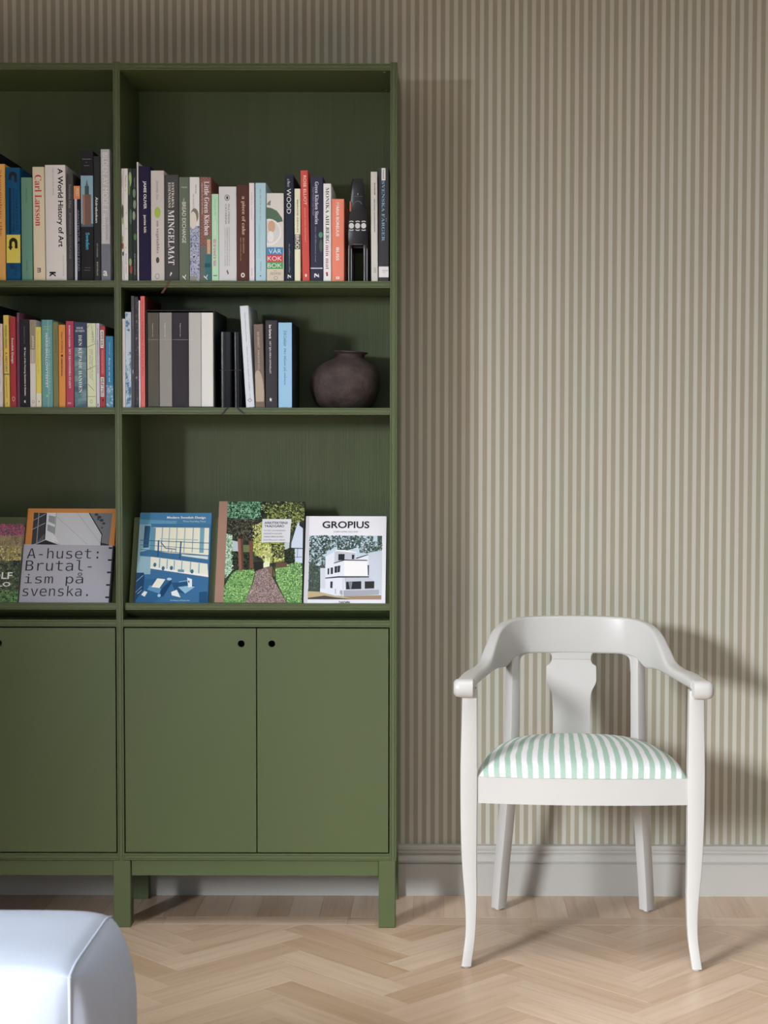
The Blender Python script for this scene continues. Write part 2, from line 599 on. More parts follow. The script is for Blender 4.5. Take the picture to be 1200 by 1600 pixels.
BOOKS = [
 ('1L', -1114.5, 36.2, 310.9, 0.0, 240, 1, '20242e', '', 'd8d2c4', 'tall navy book at the outer end of the top row, beyond the mustard one', []),
 ('1L', -1077.1, 17.1, 281.1, 0.0, 170, 1, 'd9a548', '', 'e6e0d2', 'mustard yellow book with red lettering, beside the blue and yellow one', [('T', 'Skogsmulens rike', 0.05, 0.62, 0.15, 0.55, 'b0552f', 'g')]),
 ('1L', -1058.1, 34.8, 272.5, 0.0, 190, 1, '00507f', '', 'e6e0d2', 'blue book with a yellow band and two black bent arrows', [('R', 0.595, 0.845, 0.0, 1, 'e3c93c'), ('R', 0.18, 0.59, 0.2, 0.36, '0a2f52'), ('T', 'BERATTELSEN OM', 0.18, 0.57, 0.45, 0.6, '0b3c66', 'b'), ('T', 'FRAMTIDEN', 0.2, 0.55, 0.68, 0.82, '0b3c66', 'b'), ('D', [(0.2, 0.108), (0.2, 0.08099999999999999), (0.21, 0.0671), (0.24, 0.057), (0.286, 0.0483), (0.347, 0.0416), (0.419, 0.0374), (0.495, 0.036), (0.571, 0.0374), (0.642, 0.0416), (0.704, 0.0483), (0.75, 0.057), (0.78, 0.0671), (0.79, 0.08099999999999999), (0.79, 0.128), (0.6, 0.128), (0.6, 0.091), (0.586, 0.077), (0.547, 0.0704), (0.495, 0.068), (0.443, 0.0704), (0.404, 0.077), (0.39, 0.091), (0.39, 0.108)], '23262c'), ('D', [(0.2, 0.696), (0.2, 0.667), (0.21, 0.6531), (0.24, 0.643), (0.286, 0.6343), (0.347, 0.6276), (0.419, 0.6234), (0.495, 0.622), (0.571, 0.6234), (0.642, 0.6276), (0.704, 0.6343), (0.75, 0.643), (0.78, 0.6531), (0.79, 0.667), (0.79, 0.716), (0.6, 0.716), (0.6, 0.677), (0.586, 0.663), (0.547, 0.6564), (0.495, 0.654), (0.443, 0.6564), (0.404, 0.663), (0.39, 0.677), (0.39, 0.696), (0.39, 0.7), (0.46, 0.7), (0.3, 0.735), (0.12, 0.7), (0.2, 0.7)], '2c2a22'), ('R', 0.86, 0.9, 0.25, 0.5, '123f66'), ('T', 'SERIE', 0.87, 0.96, 0.5, 0.75, '123f66', 'b')]),
 ('1L', -1021.0, 26.4, 248.7, 0.01, 165, 1, '5f9480', '', 'e6e0d2', 'sage green book between the blue book and the cream one', [('T', 'VALLMO', 0.1, 0.24, 0.42, 0.56, '37604f', 's'), ('T', 'NORDIN', 0.81, 0.9, 0.42, 0.56, '37604f', 's')]),
 ('1L', -991.8, 28.1, 274.2, -0.32, 190, 1, 'ddcdb2', '', 'e6e0d2', 'cream book with large red lettering, beside the white art history', [('T', 'Carl Larsson', 0.07, 0.52, 0.2, 0.78, 'c0303c', 'g'), ('T', 'm', 0.89, 0.93, 0.3, 0.62, '4a4540', 'b')]),
 ('1L', -961.7, 50.0, 278.9, -0.29, 230, 1, 'd6d6d6', '', 'e6e0d2', 'thick white book with bold black lettering on art history', [('T', 'A World History of Art', 0.03, 0.71, 0.55, 0.88, '17171a', 'b'), ('T', 'Hugh Honour & John Fleming', 0.03, 0.26, 0.36, 0.44, '8a8a8c', 's'), ('D', [(0.17, 0.925), (0.47, 0.925), (0.47, 0.94), (0.36, 0.94), (0.47, 0.955), (0.47, 0.968), (0.32, 0.948), (0.17, 0.968), (0.17, 0.953), (0.26, 0.94), (0.17, 0.94)], '17171a'), ('T', 'Laurence King Publishing', 0.78, 0.96, 0.82, 0.88, '909090', 's')]),
 ('1L', -910.4, 15.0, 258.2, 0.2, 240, 1, '47484c', '', 'e6e0d2', 'slim charcoal book right beside the thick white art history', [('T', 'Svenska Hus', 0.1, 0.32, 0.3, 0.7, '85868a', 's'), ('T', 'BYGGNADER OCH PLATSER', 0.37, 0.8, 0.35, 0.65, '7d7e83', 's')]),
 ('1L', -893.7, 16.4, 229.0, 0.0, 190, 1, '1f2430', '', 'e6e0d2', 'slim dark book with orange head and a white strip', [('R', 0.0, 0.14, 0, 1, 'd9884a'), ('R', 0.14, 1, 0.15, 0.5, 'b9bfd0'), ('T', 'POST', 0.03, 0.11, 0.35, 0.8, 'f0d9b8', 's'), ('T', 'ARKITEKTUR OCH STAD', 0.25, 0.9, 0.56, 0.84, '6a7086', 'b')]),
 ('1L', -876.3, 30.8, 313.0, 0.0, 235, 1, '26262a', '', 'e6e0d2', 'tall black book with a picture of a brick tower on its spine', [('R', 0.19, 0.585, 0.0, 1, '7fa9bd'), ('R', 0.56, 0.585, 0, 1, '45606e'), ('D', [(0.14, 0.57), (0.14, 0.335), (0.82, 0.335), (0.82, 0.57)], '76564e'), ('D', [(0.14, 0.57), (0.14, 0.335), (0.32, 0.335), (0.32, 0.57)], '9a7060'), ('D', [(0.33, 0.335), (0.33, 0.27), (0.66, 0.27), (0.66, 0.335)], '3d5558'), ('D', [(0.4, 0.27), (0.47, 0.235), (0.5, 0.22), (0.53, 0.235), (0.6, 0.27)], '47646a'), ('T', 'Sweden', 0.63, 0.76, 0.38, 0.68, '35a5cc', 'b'), ('H', 'EDITION ARKITEKT', 0.06, 0.066, 0.15, 0.85, 'a8a8a8', 's'), ('H', 'OCH', 0.085, 0.09, 0.4, 0.55, '909090', 's'), ('H', 'HISTORIA', 0.11, 0.116, 0.3, 0.7, '909090', 's'), ('H', 'PHAIDON', 0.898, 0.904, 0.3, 0.75, '8c8c8c', 's'), ('H', 'EDITORS', 0.917, 0.923, 0.25, 0.7, '8c8c8c', 's')]),
 ('1L', -844.5, 15.8, 300.0, 0.0, 220, 1, '303236', '', 'e6e0d2', 'slim black book with white lettering, next to a tall pale grey one', [('T', 'Äldreboken', 0.325, 0.535, 0.25, 0.68, 'e2e2e2', 'b'), ('T', 'OM VARDAGEN', 0.7, 0.81, 0.4, 0.62, 'a0a0a0', 's'), ('T', 'BOKFORLAG', 0.85, 0.96, 0.4, 0.62, 'b8b8b8', 's')]),
 ('1L', -827.0, 21.7, 317.0, 0.0, 245, 1, 'b2b5bb', '', 'e6e0d2', 'tall pale grey book at the inner end, touching the middle upright', [('R', 0.72, 1, 0, 1, '6c7280'), ('T', 'BILDEN AV MODE I', 0.025, 0.46, 0.2, 0.78, 'eef0f2', 's'), ('T', 'FRAN STUDIO', 0.49, 0.71, 0.2, 0.45, 'e2e4e8', 's'), ('T', 'EN HISTORIA', 0.52, 0.69, 0.56, 0.74, '83878f', 's'), ('H', 'a', 0.925, 0.965, 0.2, 0.68, 'ecebe8', 'b')]),
 ('1R', -777.4, 5.5, 271.0, 0.0, 215, 0, 'd9dad8', '', 'e6e0d2', 'slim white book with leaf and tomato pictures, against the middle upright', [('E', 0.32, 0.45, 0.1, 1, '4d5a38'), ('E', 0.44, 0.5, 0.3, 1, '96b24e'), ('E', 0.6, 0.66, 0.1, 0.7, '7da047'), ('E', 0.66, 0.72, 0, 0.9, '9b4a40'), ('E', 0.74, 0.78, 0.3, 1, '3c4440'), ('T', 'VEGETARISKT', 0.06, 0.17, 0.3, 0.6, '777777', 's'), ('T', 'ATLANTIS', 0.82, 0.94, 0.35, 0.65, '777777', 's')]),
 ('1R', -771.3, 9.7, 271.1, 0.0, 215, 0, 'dcdddc', '', 'e6e0d2', 'slim plain white book, second from the middle upright', [('T', 'Vegetariskt', 0.06, 0.17, 0.35, 0.65, '55585a', 's'), ('T', 'BONNIER FAKTA', 0.76, 0.94, 0.35, 0.6, '6c6c6c', 's'), ('E', 0.19, 0.2, 0.3, 0.5, '80a060'), ('E', 0.39, 0.4, 0.5, 0.7, '80a060'), ('E', 0.53, 0.54, 0.5, 0.7, '80a060'), ('E', 0.7, 0.71, 0.3, 0.5, '80a060')]),
 ('1R', -760.6, 9.4, 271.1, 0.0, 215, 0, '33413a', '', 'e6e0d2', 'slim dark green book with bright leaves at its head', [('E', 0.03, 0.16, 0.1, 0.9, '8fab6a'), ('E', 0.1, 0.24, 0.0, 0.5, '5f7d4c'), ('E', 0.36, 0.5, 0.3, 0.9, '4d6b51'), ('E', 0.8, 0.87, 0.1, 0.8, '8aa06e'), ('E', 0.86, 0.94, 0.3, 1, '9a4038')]),
 ('1R', -750.6, 9.9, 271.1, 0.0, 215, 0, '31353a', '', 'e6e0d2', 'slim black book with pale sprigs, beside a thin white spine', [('T', 'Vegetariskt', 0.08, 0.17, 0.4, 0.7, '9fb0a0', 's'), ('E', 0.18, 0.26, 0.1, 0.8, '6d8370'), ('E', 0.28, 0.36, 0.2, 0.9, '7f917c'), ('E', 0.38, 0.46, 0.0, 0.7, '8b9a85'), ('E', 0.58, 0.64, 0.3, 1, '4d7a50'), ('T', 'BON ANNO ELAMMAR', 0.76, 0.95, 0.4, 0.65, 'a5a8aa', 's')]),
 ('1R', -739.4, 3.5, 286.6, 0.0, 215, 0, 'e6e6e4', '', 'e6e0d2', 'very thin white book rising above its neighbours, beside the deep purple one', [('T', 'matglad', 0.27, 0.42, 0.3, 0.7, 'c878a8', 's')]),
 ('1R', -734.7, 27.8, 276.9, 0.0, 225, 1, '262040', '', 'e6e0d2', 'deep purple book with white lettering', [('T', 'JAMIE OLIVER', 0.13, 0.375, 0.34, 0.66, 'eeeae6', 'b'), ('T', 'jamies kök', 0.425, 0.585, 0.36, 0.64, 'e6e0b8', 'b')]),
 ('1R', -705.7, 32.3, 266.0, 0.0, 205, 1, 'c0bcb9', '', 'e6e0d2', 'warm grey book with two green ovals', [('E', 0.33, 0.43, 0.27, 0.74, '98b830'), ('E', 0.785, 0.84, 0.36, 0.62, '3d4a40'), ('T', 'jeremy fox', 0.09, 0.265, 0.36, 0.6, '6a6260', 'i'), ('T', 'on vegetables', 0.455, 0.75, 0.36, 0.62, '7a5a4c', 'g'), ('O', 0.935, 0.985, 0.3, 0.62, '6b6868')]),
 ('1R', -672.2, 34.1, 255.7, 0.0, 215, 1, '464648', '', 'e6e0d2', 'charcoal book with large white serif capitals', [('T', 'SYSTRARNA', 0.07, 0.31, 0.5, 0.68, 'd8d4cc', 'g'), ('T', 'EISENMANS', 0.07, 0.31, 0.26, 0.44, 'd8d4cc', 'g'), ('T', 'MINGELMAT', 0.33, 0.85, 0.24, 0.68, 'e2ded6', 'g'), ('R', 0.92, 0.94, 0.4, 0.5, 'ecebe8'), ('R', 0.935, 0.955, 0.36, 0.42, 'ecebe8'), ('B', 0.5, -12, '55382c', 6)]),
 ('1R', -637.1, 24.5, 250.4, 0.0, 200, 1, '5d6b58', '', 'e6e0d2', 'grey green book about bread with white capitals', [('T', 'THE', 0.2, 0.235, 0.4, 0.55, 'b8c0b0', 's'), ('T', 'BREAD EXCHANGE', 0.24, 0.635, 0.3, 0.68, 'e4e6de', 's'), ('H', 'MALIN', 0.09, 0.105, 0.25, 0.8, 'c0c8b8', 's'), ('D', [(0.3, 0.95), (0.36, 0.95), (0.5, 0.965), (0.62, 0.94), (0.68, 0.945), (0.55, 0.97), (0.66, 0.985), (0.6, 0.99), (0.47, 0.975), (0.34, 0.965)], 'dfe2d8')]),
 ('1R', -611.5, 24.2, 250.5, 0.0, 210, 1, 'd2d3d2', '', 'e6e0d2', 'white book with a blue and white pattern on its lower half', [('P', 'pattern_blue', 0.47, 1, 0, 1), ('R', 0.955, 1, 0, 0.7, '8b8b88'), ('E', 0.3, 0.44, 0.1, 0.9, '7c7460'), ('E', 0.33, 0.5, 0, 0.7, 'cfcac0'), ('T', 'matrecept', 0.07, 0.16, 0.56, 0.7, '34383c', 's'), ('T', 'från familjeköket', 0.16, 0.32, 0.3, 0.5, '5a5e62', 'i')]),
 ('1R', -586.2, 27.4, 250.5, 0.0, 205, 1, '7c4a40', '', 'e6e0d2', 'book with a red brick wall pattern and white serif lettering', [('P', 'pattern_brick', 0.0, 0.67, 0, 1), ('R', 0.67, 1, 0, 1, '5d6a64'), ('R', 0.75, 1, 0.45, 1, '2c6a72'), ('R', 0.83, 0.87, 0.4, 0.9, '22525c'), ('E', 0.57, 0.62, 0.6, 0.95, '3c7a50'), ('R', 0.6, 0.74, 0.62, 0.9, 'c59a78'), ('T', 'Little Green Kitchen', 0.04, 0.56, 0.38, 0.82, 'ece4da', 'g'), ('T', 'vegetarisk mat för hela familjen', 0.05, 0.36, 0.14, 0.26, 'd8c8bc', 's'), ('D', [(0.3, 0.95), (0.36, 0.95), (0.5, 0.965), (0.62, 0.94), (0.68, 0.945), (0.55, 0.97), (0.66, 0.985), (0.6, 0.99), (0.47, 0.975), (0.34, 0.965)], 'dfe2d8')]),
 ('1R', -557.9, 16.3, 210.0, 0.0, 190, 0, 'a6dcb4', '', 'e6e0d2', 'short mint green book with pink lettering', [('T', 'Handbok för', 0.06, 0.25, 0.36, 0.7, '88b89a', 's'), ('T', 'VECKANS', 0.31, 0.47, 0.38, 0.7, 'c4ecd0', 'b'), ('T', 'där är trend är bäst', 0.52, 0.83, 0.24, 0.72, 'd45a9c', 'b'), ('R', 0.935, 0.945, 0.2, 0.8, '3d6a50')]),
 ('1R', -540.5, 42.9, 227.8, 0.0, 200, 1, 'c5c8cb', '', 'e6e0d2', 'wide pale grey book with a round emblem near its head', [('O', 0.085, 0.15, 0.33, 0.62, '3c3f42'), ('E', 0.1, 0.135, 0.42, 0.54, '3c3f42'), ('T', 'PAUL STENSON', 0.185, 0.39, 0.52, 0.62, '3f4144', 's'), ('T', 'CATARINA', 0.185, 0.4, 0.36, 0.45, '3f4144', 's'), ('T', 'NASAHLSTRÖM OM VIN OCH DRYCK', 0.43, 0.84, 0.56, 0.62, '5c5e62', 's'), ('T', 'LAGERBERG FOTOGRAFI ILLUSTRATION', 0.43, 0.84, 0.44, 0.5, '5c5e62', 's'), ('T', 'I MATENS VÄRLD OCH SKAFFERI', 0.43, 0.84, 0.33, 0.38, '5c5e62', 's'), ('R', 0.885, 0.91, 0.44, 0.5, '303236'), ('R', 0.905, 0.93, 0.48, 0.54, '303236')]),
 ('1R', -496.6, 28.9, 232.4, 0.0, 200, 1, '54342e', '', 'e6e0d2', 'chocolate brown book about cake', [('T', 'a piece of cake', 0.12, 0.52, 0.36, 0.72, 'c4aa96', 'g'), ('T', 'LEILA LINDHOLM', 0.55, 0.71, 0.5, 0.62, 'b89c88', 's'), ('T', 'bakar det bästa hon vet', 0.55, 0.79, 0.28, 0.38, 'a88c78', 's'), ('E', 0.915, 0.965, 0.32, 0.66, 'd8c8ba'), ('R', 0.93, 0.95, 0.42, 0.56, '54342e')]),
 ('1R', -466.6, 12.1, 236.9, 0.0, 200, 0, 'dccdd2', '', 'e6e0d2', 'slim pale pink book beside the chocolate brown one', [('T', 'LIVETS GODA', 0.1, 0.38, 0.4, 0.62, 'b49aa8', 's'), ('T', 'EN BOK', 0.87, 0.95, 0.4, 0.62, '8a7480', 's')]),
 ('1R', -451.2, 25.0, 237.0, 0.0, 205, 1, 'a0c4d2', '', 'e6e0d2', 'pale blue book between the pale pink one and the egg picture', [('T', 'Den lilla röda maten i livet', 0.06, 0.39, 0.42, 0.58, '47606c', 'i'), ('T', 'FLÄDERBLOM OCH FRÖ', 0.42, 0.77, 0.3, 0.52, '7fb4b4', 's'), ('T', 'Maj Karin', 0.8, 0.9, 0.42, 0.56, '47606c', 'i'), ('D', [(0.42, 0.94), (0.55, 0.945), (0.45, 0.96)], '30424c')]),
 ('1R', -424.4, 41.7, 212.3, 0.0, 200, 1, 'cfccc4', '', 'e6e0d2', 'wide cookbook with eggs, a leaf and three coloured bands', [('R', 0.0, 0.615, 0, 1, 'c9c8c4'), ('D', [(0.0, 0.16), (0.3, 0.17), (0.6, 0.2), (0.9, 0.28), (0.95, 0.32), (0.6, 0.335), (0.2, 0.32), (0.0, 0.29)], '4d6a55'), ('D', [(0.1, 0.1), (0.25, 0.08), (0.22, 0.14), (0.0, 0.13)], '6a7d68'), ('E', 0.29, 0.6, -0.6, 0.86, 'dcdcda'), ('E', 0.31, 0.57, -0.5, 0.78, 'c4c6c6'), ('E', 0.31, 0.45, 0.08, 0.5, 'c49a80'), ('E', 0.43, 0.56, 0.05, 0.42, 'e2ddd6'), ('R', 0.615, 0.7, 0, 0.96, '2f7fb4'), ('R', 0.7, 0.782, 0, 0.96, 'c43a44'), ('R', 0.782, 0.862, 0, 0.96, '3a9a52'), ('H', 'VÅR', 0.62, 0.687, 0.12, 0.86, 'dfe8ee', 's'), ('H', 'KOK', 0.718, 0.768, 0.06, 0.88, 'f0dcdc', 's'), ('H', 'BOK', 0.798, 0.848, 0.06, 0.88, 'dceee0', 's'), ('R', 0.862, 1, 0, 1, 'c8bfae'), ('H', 'AV', 0.878, 0.89, 0.42, 0.6, '5a5248', 's'), ('H', 'HEDVIG', 0.9, 0.93, 0.2, 0.84, '5a5248', 'i'), ('O', 0.945, 0.985, 0.42, 0.64, '6a6258')]),
 ('1R', -379.5, 20.8, 256.6, 0.0, 215, 1, '26303e', '', 'e6e0d2', 'navy book with tall white letters, between the egg picture and a cream spine', [('T', 'chez', 0.04, 0.115, 0.28, 0.6, 'e6e6e4', 'i'), ('T', 'WOOD', 0.13, 0.365, 0.2, 0.7, 'e6e6e4', 's'), ('T', 'En nybörjares resa i köket', 0.65, 0.92, 0.4, 0.62, 'a8b0ba', 'i'), ('D', [(0.3, 0.94), (0.4, 0.94), (0.6, 0.955), (0.65, 0.94), (0.7, 0.97), (0.6, 0.968), (0.35, 0.955), (0.4, 0.975), (0.3, 0.975)], 'e0e2e4')]),
 ('1R', -356.4, 14.4, 223.3, 0.0, 190, 1, 'd9d6ba', '', 'e6e0d2', 'slim cream book with a black lettered panel', [('T', 'MERCHE AROLIN', 0.12, 0.47, 0.42, 0.62, '55524a', 'b'), ('R', 0.495, 0.655, 0.0, 1, '5a5450'), ('T', 'BRÖD', 0.5, 0.65, 0.16, 0.9, 'dcd4c2', 'b')]),
 ('1R', -337.4, 18.0, 267.2, -0.93, 195, 1, 'c6433c', '', 'e6e0d2', 'tall tomato red book', [('T', 'ROSE ELLIOT', 0.045, 0.31, 0.36, 0.74, 'f0d8c4', 's'), ('T', 'BÖNDER GODA VEGETARISKT', 0.34, 0.65, 0.42, 0.62, 'e0a48e', 's'), ('E', 0.935, 0.965, 0.36, 0.62, 'f0c8b4')]),
 ('1R', -317.7, 30.2, 252.7, 0.0, 210, 1, '35364a', '', 'e6e0d2', 'dark indigo book with a green leaf picture', [('E', 0.53, 0.585, 0.66, 1, '4d8a68'), ('E', 0.6, 0.72, 0.7, 1, '4a5a50'), ('T', 'Green Kitchen Stories', 0.05, 0.455, 0.36, 0.66, 'c8c8d8', 'g'), ('T', 'David Frenkiel Luise Vindahl', 0.1, 0.37, 0.18, 0.3, '8c8ea6', 's'), ('T', 'Over 100 hälsosamma recept', 0.48, 0.82, 0.34, 0.5, '9496ac', 'i'), ('R', 0.872, 0.882, 0, 1, 'c4c8d4'), ('D', [(0.3, 0.93), (0.4, 0.925), (0.6, 0.945), (0.65, 0.925), (0.7, 0.965), (0.6, 0.96), (0.35, 0.945), (0.4, 0.965), (0.3, 0.965)], 'd4d6de')]),
 ('1R', -286.2, 18.9, 235.8, 0.0, 200, 1, 'd4d5d6', '', 'e6e0d2', 'white book lettered half in black, half in violet', [('T', 'MONIKA AHLBERG', 0.04, 0.615, 0.3, 0.74, '3a3c44', 'g'), ('T', 'min mat', 0.63, 0.88, 0.3, 0.76, '9c4a80', 'g'), ('E', 0.905, 0.93, 0.3, 0.6, 'b03a4c'), ('E', 0.925, 0.95, 0.36, 0.6, '4a3a44')]),
 ('1R', -265.9, 29.9, 198.8, 0.0, 190, 1, 'e0785e', '', 'e6e0d2', 'short coral orange book with white capitals, beside the horse figurine', [('T', 'MARIA BORELIUS', 0.045, 0.455, 0.36, 0.6, 'f4e2da', 'b'), ('T', 'BLISS', 0.59, 0.75, 0.36, 0.6, 'f8ece6', 'b'), ('R', 0.945, 0.975, 0.36, 0.62, 'f0d8ce'), ('E', 0.952, 0.968, 0.44, 0.54, 'e0785e')]),
 ('1R', -169.6, 16.1, 264.5, -0.37, 210, 1, 'b9b8b2', '', 'e6e0d2', 'worn pale grey book just behind the horse figurine', [('T', 'MANNERHEIM', 0.1, 0.21, 0.5, 0.7, '40403e', 'b'), ('T', 'DEN SVENSKA TRÄDGÅRDSKONSTEN', 0.25, 0.55, 0.46, 0.68, '3c3c3a', 'b'), ('H', 'Hcy', 0.875, 0.89, 0.4, 0.75, '55524c', 's'), ('H', 'MOB', 0.892, 0.905, 0.4, 0.75, '55524c', 's'), ('H', '1921', 0.91, 0.922, 0.4, 0.75, '55524c', 's')]),
 ('1R', -151.8, 24.9, 273.8, 0.0, 220, 1, '3a3a3e', '', 'e6e0d2', 'black book with blue capitals and library stickers, at the outer end of the row', [('R', 0.0, 0.11, 0.28, 0.66, 'c8c8c6'), ('T', 'FARGER', 0.015, 0.1, 0.4, 0.54, '6a6a68', 'b'), ('T', 'SVENSKA FÄRGER', 0.115, 0.645, 0.3, 0.78, '6d9ab4', 'g'), ('R', 0.87, 0.965, 0.0, 1, 'c9c9c9'), ('H', '758 SVE', 0.9, 0.91, 0.35, 0.9, '505050', 's'), ('H', 'LUND', 0.916, 0.924, 0.35, 0.65, '808080', 's')]),
 ('2L', -1117.6, 31.7, 249.2, 0.0, 235, 1, '22303e', '', 'e6e0d2', 'tall navy book at the outer end of the second row', []),
 ('2L', -1084.7, 14.6, 202.7, 0.0, 190, 1, 'dcc2bc', '', 'e6e0d2', 'slim pale pink book with a white lower half, beside the yellow one', [('R', 0.45, 1, 0, 1, 'cfcfd2'), ('T', 'Moderna hem', 0.12, 0.4, 0.45, 0.75, 'b07a84', 's')]),
 ('2L', -1066.0, 13.1, 223.5, -0.42, 200, 1, 'd8c24c', '', 'e6e0d2', 'yellow book with a dark green line across its spine', [('T', 'SWEDISH DESIGN', 0.11, 0.36, 0.3, 0.66, '5c5a34', 'b'), ('T', 'A HISTORY', 0.4, 0.62, 0.3, 0.66, '5c5a34', 'b'), ('R', 0.638, 0.648, 0, 1, '2c5a50'), ('T', 'LASSE BRUNNSTRÖM', 0.68, 0.9, 0.35, 0.6, '6a6640', 's'), ('D', [(0.4, 0.955), (0.5, 0.95), (0.6, 0.975), (0.5, 0.965)], '5c5a34')]),
 ('2L', -1051.4, 14.6, 219.8, -0.17, 205, 1, 'a8303c', '', 'e6e0d2', 'bright red book with white lettering about design', [('T', 'Swedish Design', 0.235, 0.515, 0.2, 0.62, 'f0e4e2', 'b'), ('O', 0.885, 0.935, 0.3, 0.75, 'f0dcda')]),
 ('2L', -1035.3, 7.1, 230.0, 0.13, 215, 1, '6f4258', '', 'e6e0d2', 'thin plum coloured book rising over a black one', [('T', 'SAMLING', 0.03, 0.09, 0.3, 0.6, 'a88c9c', 's')]),
 ('2L', -1027.2, 23.1, 213.7, 0.0, 205, 1, '2c2c32', '', 'e6e0d2', 'black book with white lettering about housing', [('T', 'Kooperativet i Stan', 0.08, 0.28, 0.42, 0.54, '8c8c90', 'i'), ('T', '88 Years of the Housing Question in Sweden', 0.32, 0.87, 0.4, 0.62, 'e4e4e4', 'b'), ('D', [(0.4, 0.925), (0.58, 0.925), (0.52, 0.94), (0.6, 0.95), (0.42, 0.95)], 'd0d0d0')]),
 ('2L', -1002.9, 13.7, 212.2, 0.0, 190, 0, 'd2d0cc', '', 'cfc8ba', 'slim white book with a dark beige head', [('R', 0, 0.34, 0, 1, '958a74'), ('R', 0.34, 0.5, 0, 1, 'b4ab9a'), ('T', 'JAPAN', 0.18, 0.32, 0.34, 0.72, 'efece6', 'b'), ('T', 'Hemma hos', 0.35, 0.48, 0.4, 0.66, 'd8d4cc', 's'), ('O', 0.92, 0.955, 0.3, 0.75, '6a6862')]),
 ('2L', -988.3, 12.7, 195.1, 0.0, 185, 0, 'd9cb48', '', 'a09078', 'yellow and white book beside the turquoise one', [('R', 0.83, 1, 0, 1, 'd8d4c4'), ('T', 'Hemmets lexikon och arkitektur', 0.06, 0.5, 0.3, 0.5, 'a89a38', 's'), ('T', 'ordbok', 0.52, 0.58, 0.4, 0.6, 'a89a38', 's'), ('E', 0.92, 0.94, 0.45, 0.62, '45423a')]),
 ('2L', -974.3, 26.8, 212.3, 0.0, 190, 1, '5b9a9c', '', 'e6e0d2', 'turquoise book with rows of white capitals', [('R', 0, 1, 0.55, 0.62, '7cb6b6'), ('H', 'MARTIN', 0.07, 0.085, 0.2, 0.8, '9cc080', 's'), ('H', 'KAMMEL', 0.1, 0.115, 0.2, 0.8, '9cc080', 's'), ('T', 'MARSHMALLOWTESTET', 0.15, 0.78, 0.36, 0.56, 'd8ecec', 'b'), ('T', 'OM SJÄLVKONTROLL', 0.2, 0.86, 0.64, 0.78, 'bcdcdc', 's'), ('E', 0.86, 0.885, 0.4, 0.52, 'a8d060')]),
 ('2L', -946.4, 12.7, 206.6, 0.0, 180, 0, '76784c', '', 'e6e0d2', 'slim olive book between the turquoise and the orange ones', [('T', 'SUSAN SONTAG', 0.08, 0.36, 0.4, 0.72, '54563a', 's')]),
 ('2L', -932.5, 15.7, 200.4, 0.0, 175, 0, 'd58a30', '', 'e6e0d2', 'orange book with black lettering and a round dot', [('T', 'August Strindberg', 0.08, 0.34, 0.36, 0.66, '3a2a1c', 'g'), ('E', 0.36, 0.39, 0.36, 0.66, '2c2018'), ('T', 'HEMSÖBORNA', 0.4, 0.625, 0.36, 0.64, '3a2a1c', 'b')]),
 ('2L', -915.4, 19.3, 209.3, 0.1, 190, 1, 'aa3a54', '', 'e6e0d2', 'crimson book with pale serif capitals', [('T', 'ROMAN SUNDIN', 0.05, 0.3, 0.36, 0.58, 'e8ccd2', 'b'), ('T', 'DEN EKONOMISKA STADEN', 0.32, 0.78, 0.36, 0.62, 'f0dade', 'g'), ('T', 'fronesis', 0.945, 0.962, 0.2, 0.8, 'f0dade', 's')]),
 ('2L', -894.9, 30.4, 206.7, 0.0, 190, 1, '3d4a66', '', 'e6e0d2', 'wide blue book with a sea picture and white serif capitals', [('P', 'pattern_sea', 0.3, 1, 0, 1), ('H', 'BOSSE', 0.055, 0.08, 0.2, 0.74, 'c8d0dc', 'g'), ('H', 'SUNDEN', 0.09, 0.115, 0.12, 0.84, 'c8d0dc', 'g'), ('T', 'DEN KUPADE HANDEN', 0.15, 0.83, 0.36, 0.62, 'e0e6ea', 'g')]),
 ('2L', -863.2, 20.9, 204.3, 0.0, 185, 0, 'c8d2ae', '', 'e6e0d2', 'pale green book crossed by thin dark lines', [('D', [(0.0, 0.05), (0.4, 0.0), (0.43, 0.0), (0.0, 0.06)], '7d8668'), ('D', [(0.0, 0.28), (1, 0.24), (1, 0.246), (0, 0.288)], '7d8668'), ('D', [(0.0, 0.55), (1, 0.5), (1, 0.506), (0, 0.558)], '7d8668'), ('D', [(0.1, 0.72), (0.8, 0.8), (0.78, 0.806), (0.08, 0.728)], '7d8668'), ('D', [(0.0, 0.87), (1, 0.87), (1, 0.876), (0, 0.876)], '7d8668'), ('D', [(0.5, 0.0), (0.9, 0.24), (0.87, 0.24), (0.47, 0.0)], '7d8668'), ('T', 'ASKE SO', 0.09, 0.23, 0.56, 0.74, '8c9676', 'b'), ('T', 'NÄR STIGEN TAR SLUT', 0.31, 0.68, 0.52, 0.66, '5c664c', 's'), ('T', 'ETT SAMTAL OM TILLIT', 0.31, 0.66, 0.28, 0.4, '5c664c', 's'), ('O', 0.91, 0.955, 0.3, 0.58, '5c664c')]),
 ('2L', -841.1, 7.9, 204.3, 0.0, 185, 0, 'c2c2d2', '', 'e6e0d2', 'slim lilac white book between the pale green and the red ones', [('T', 'RONNY AMBJÖRNSSON DET SKÖNA', 0.06, 0.6, 0.3, 0.66, '54546c', 'b'), ('E', 0.955, 0.985, 0.3, 0.6, '54546c')]),
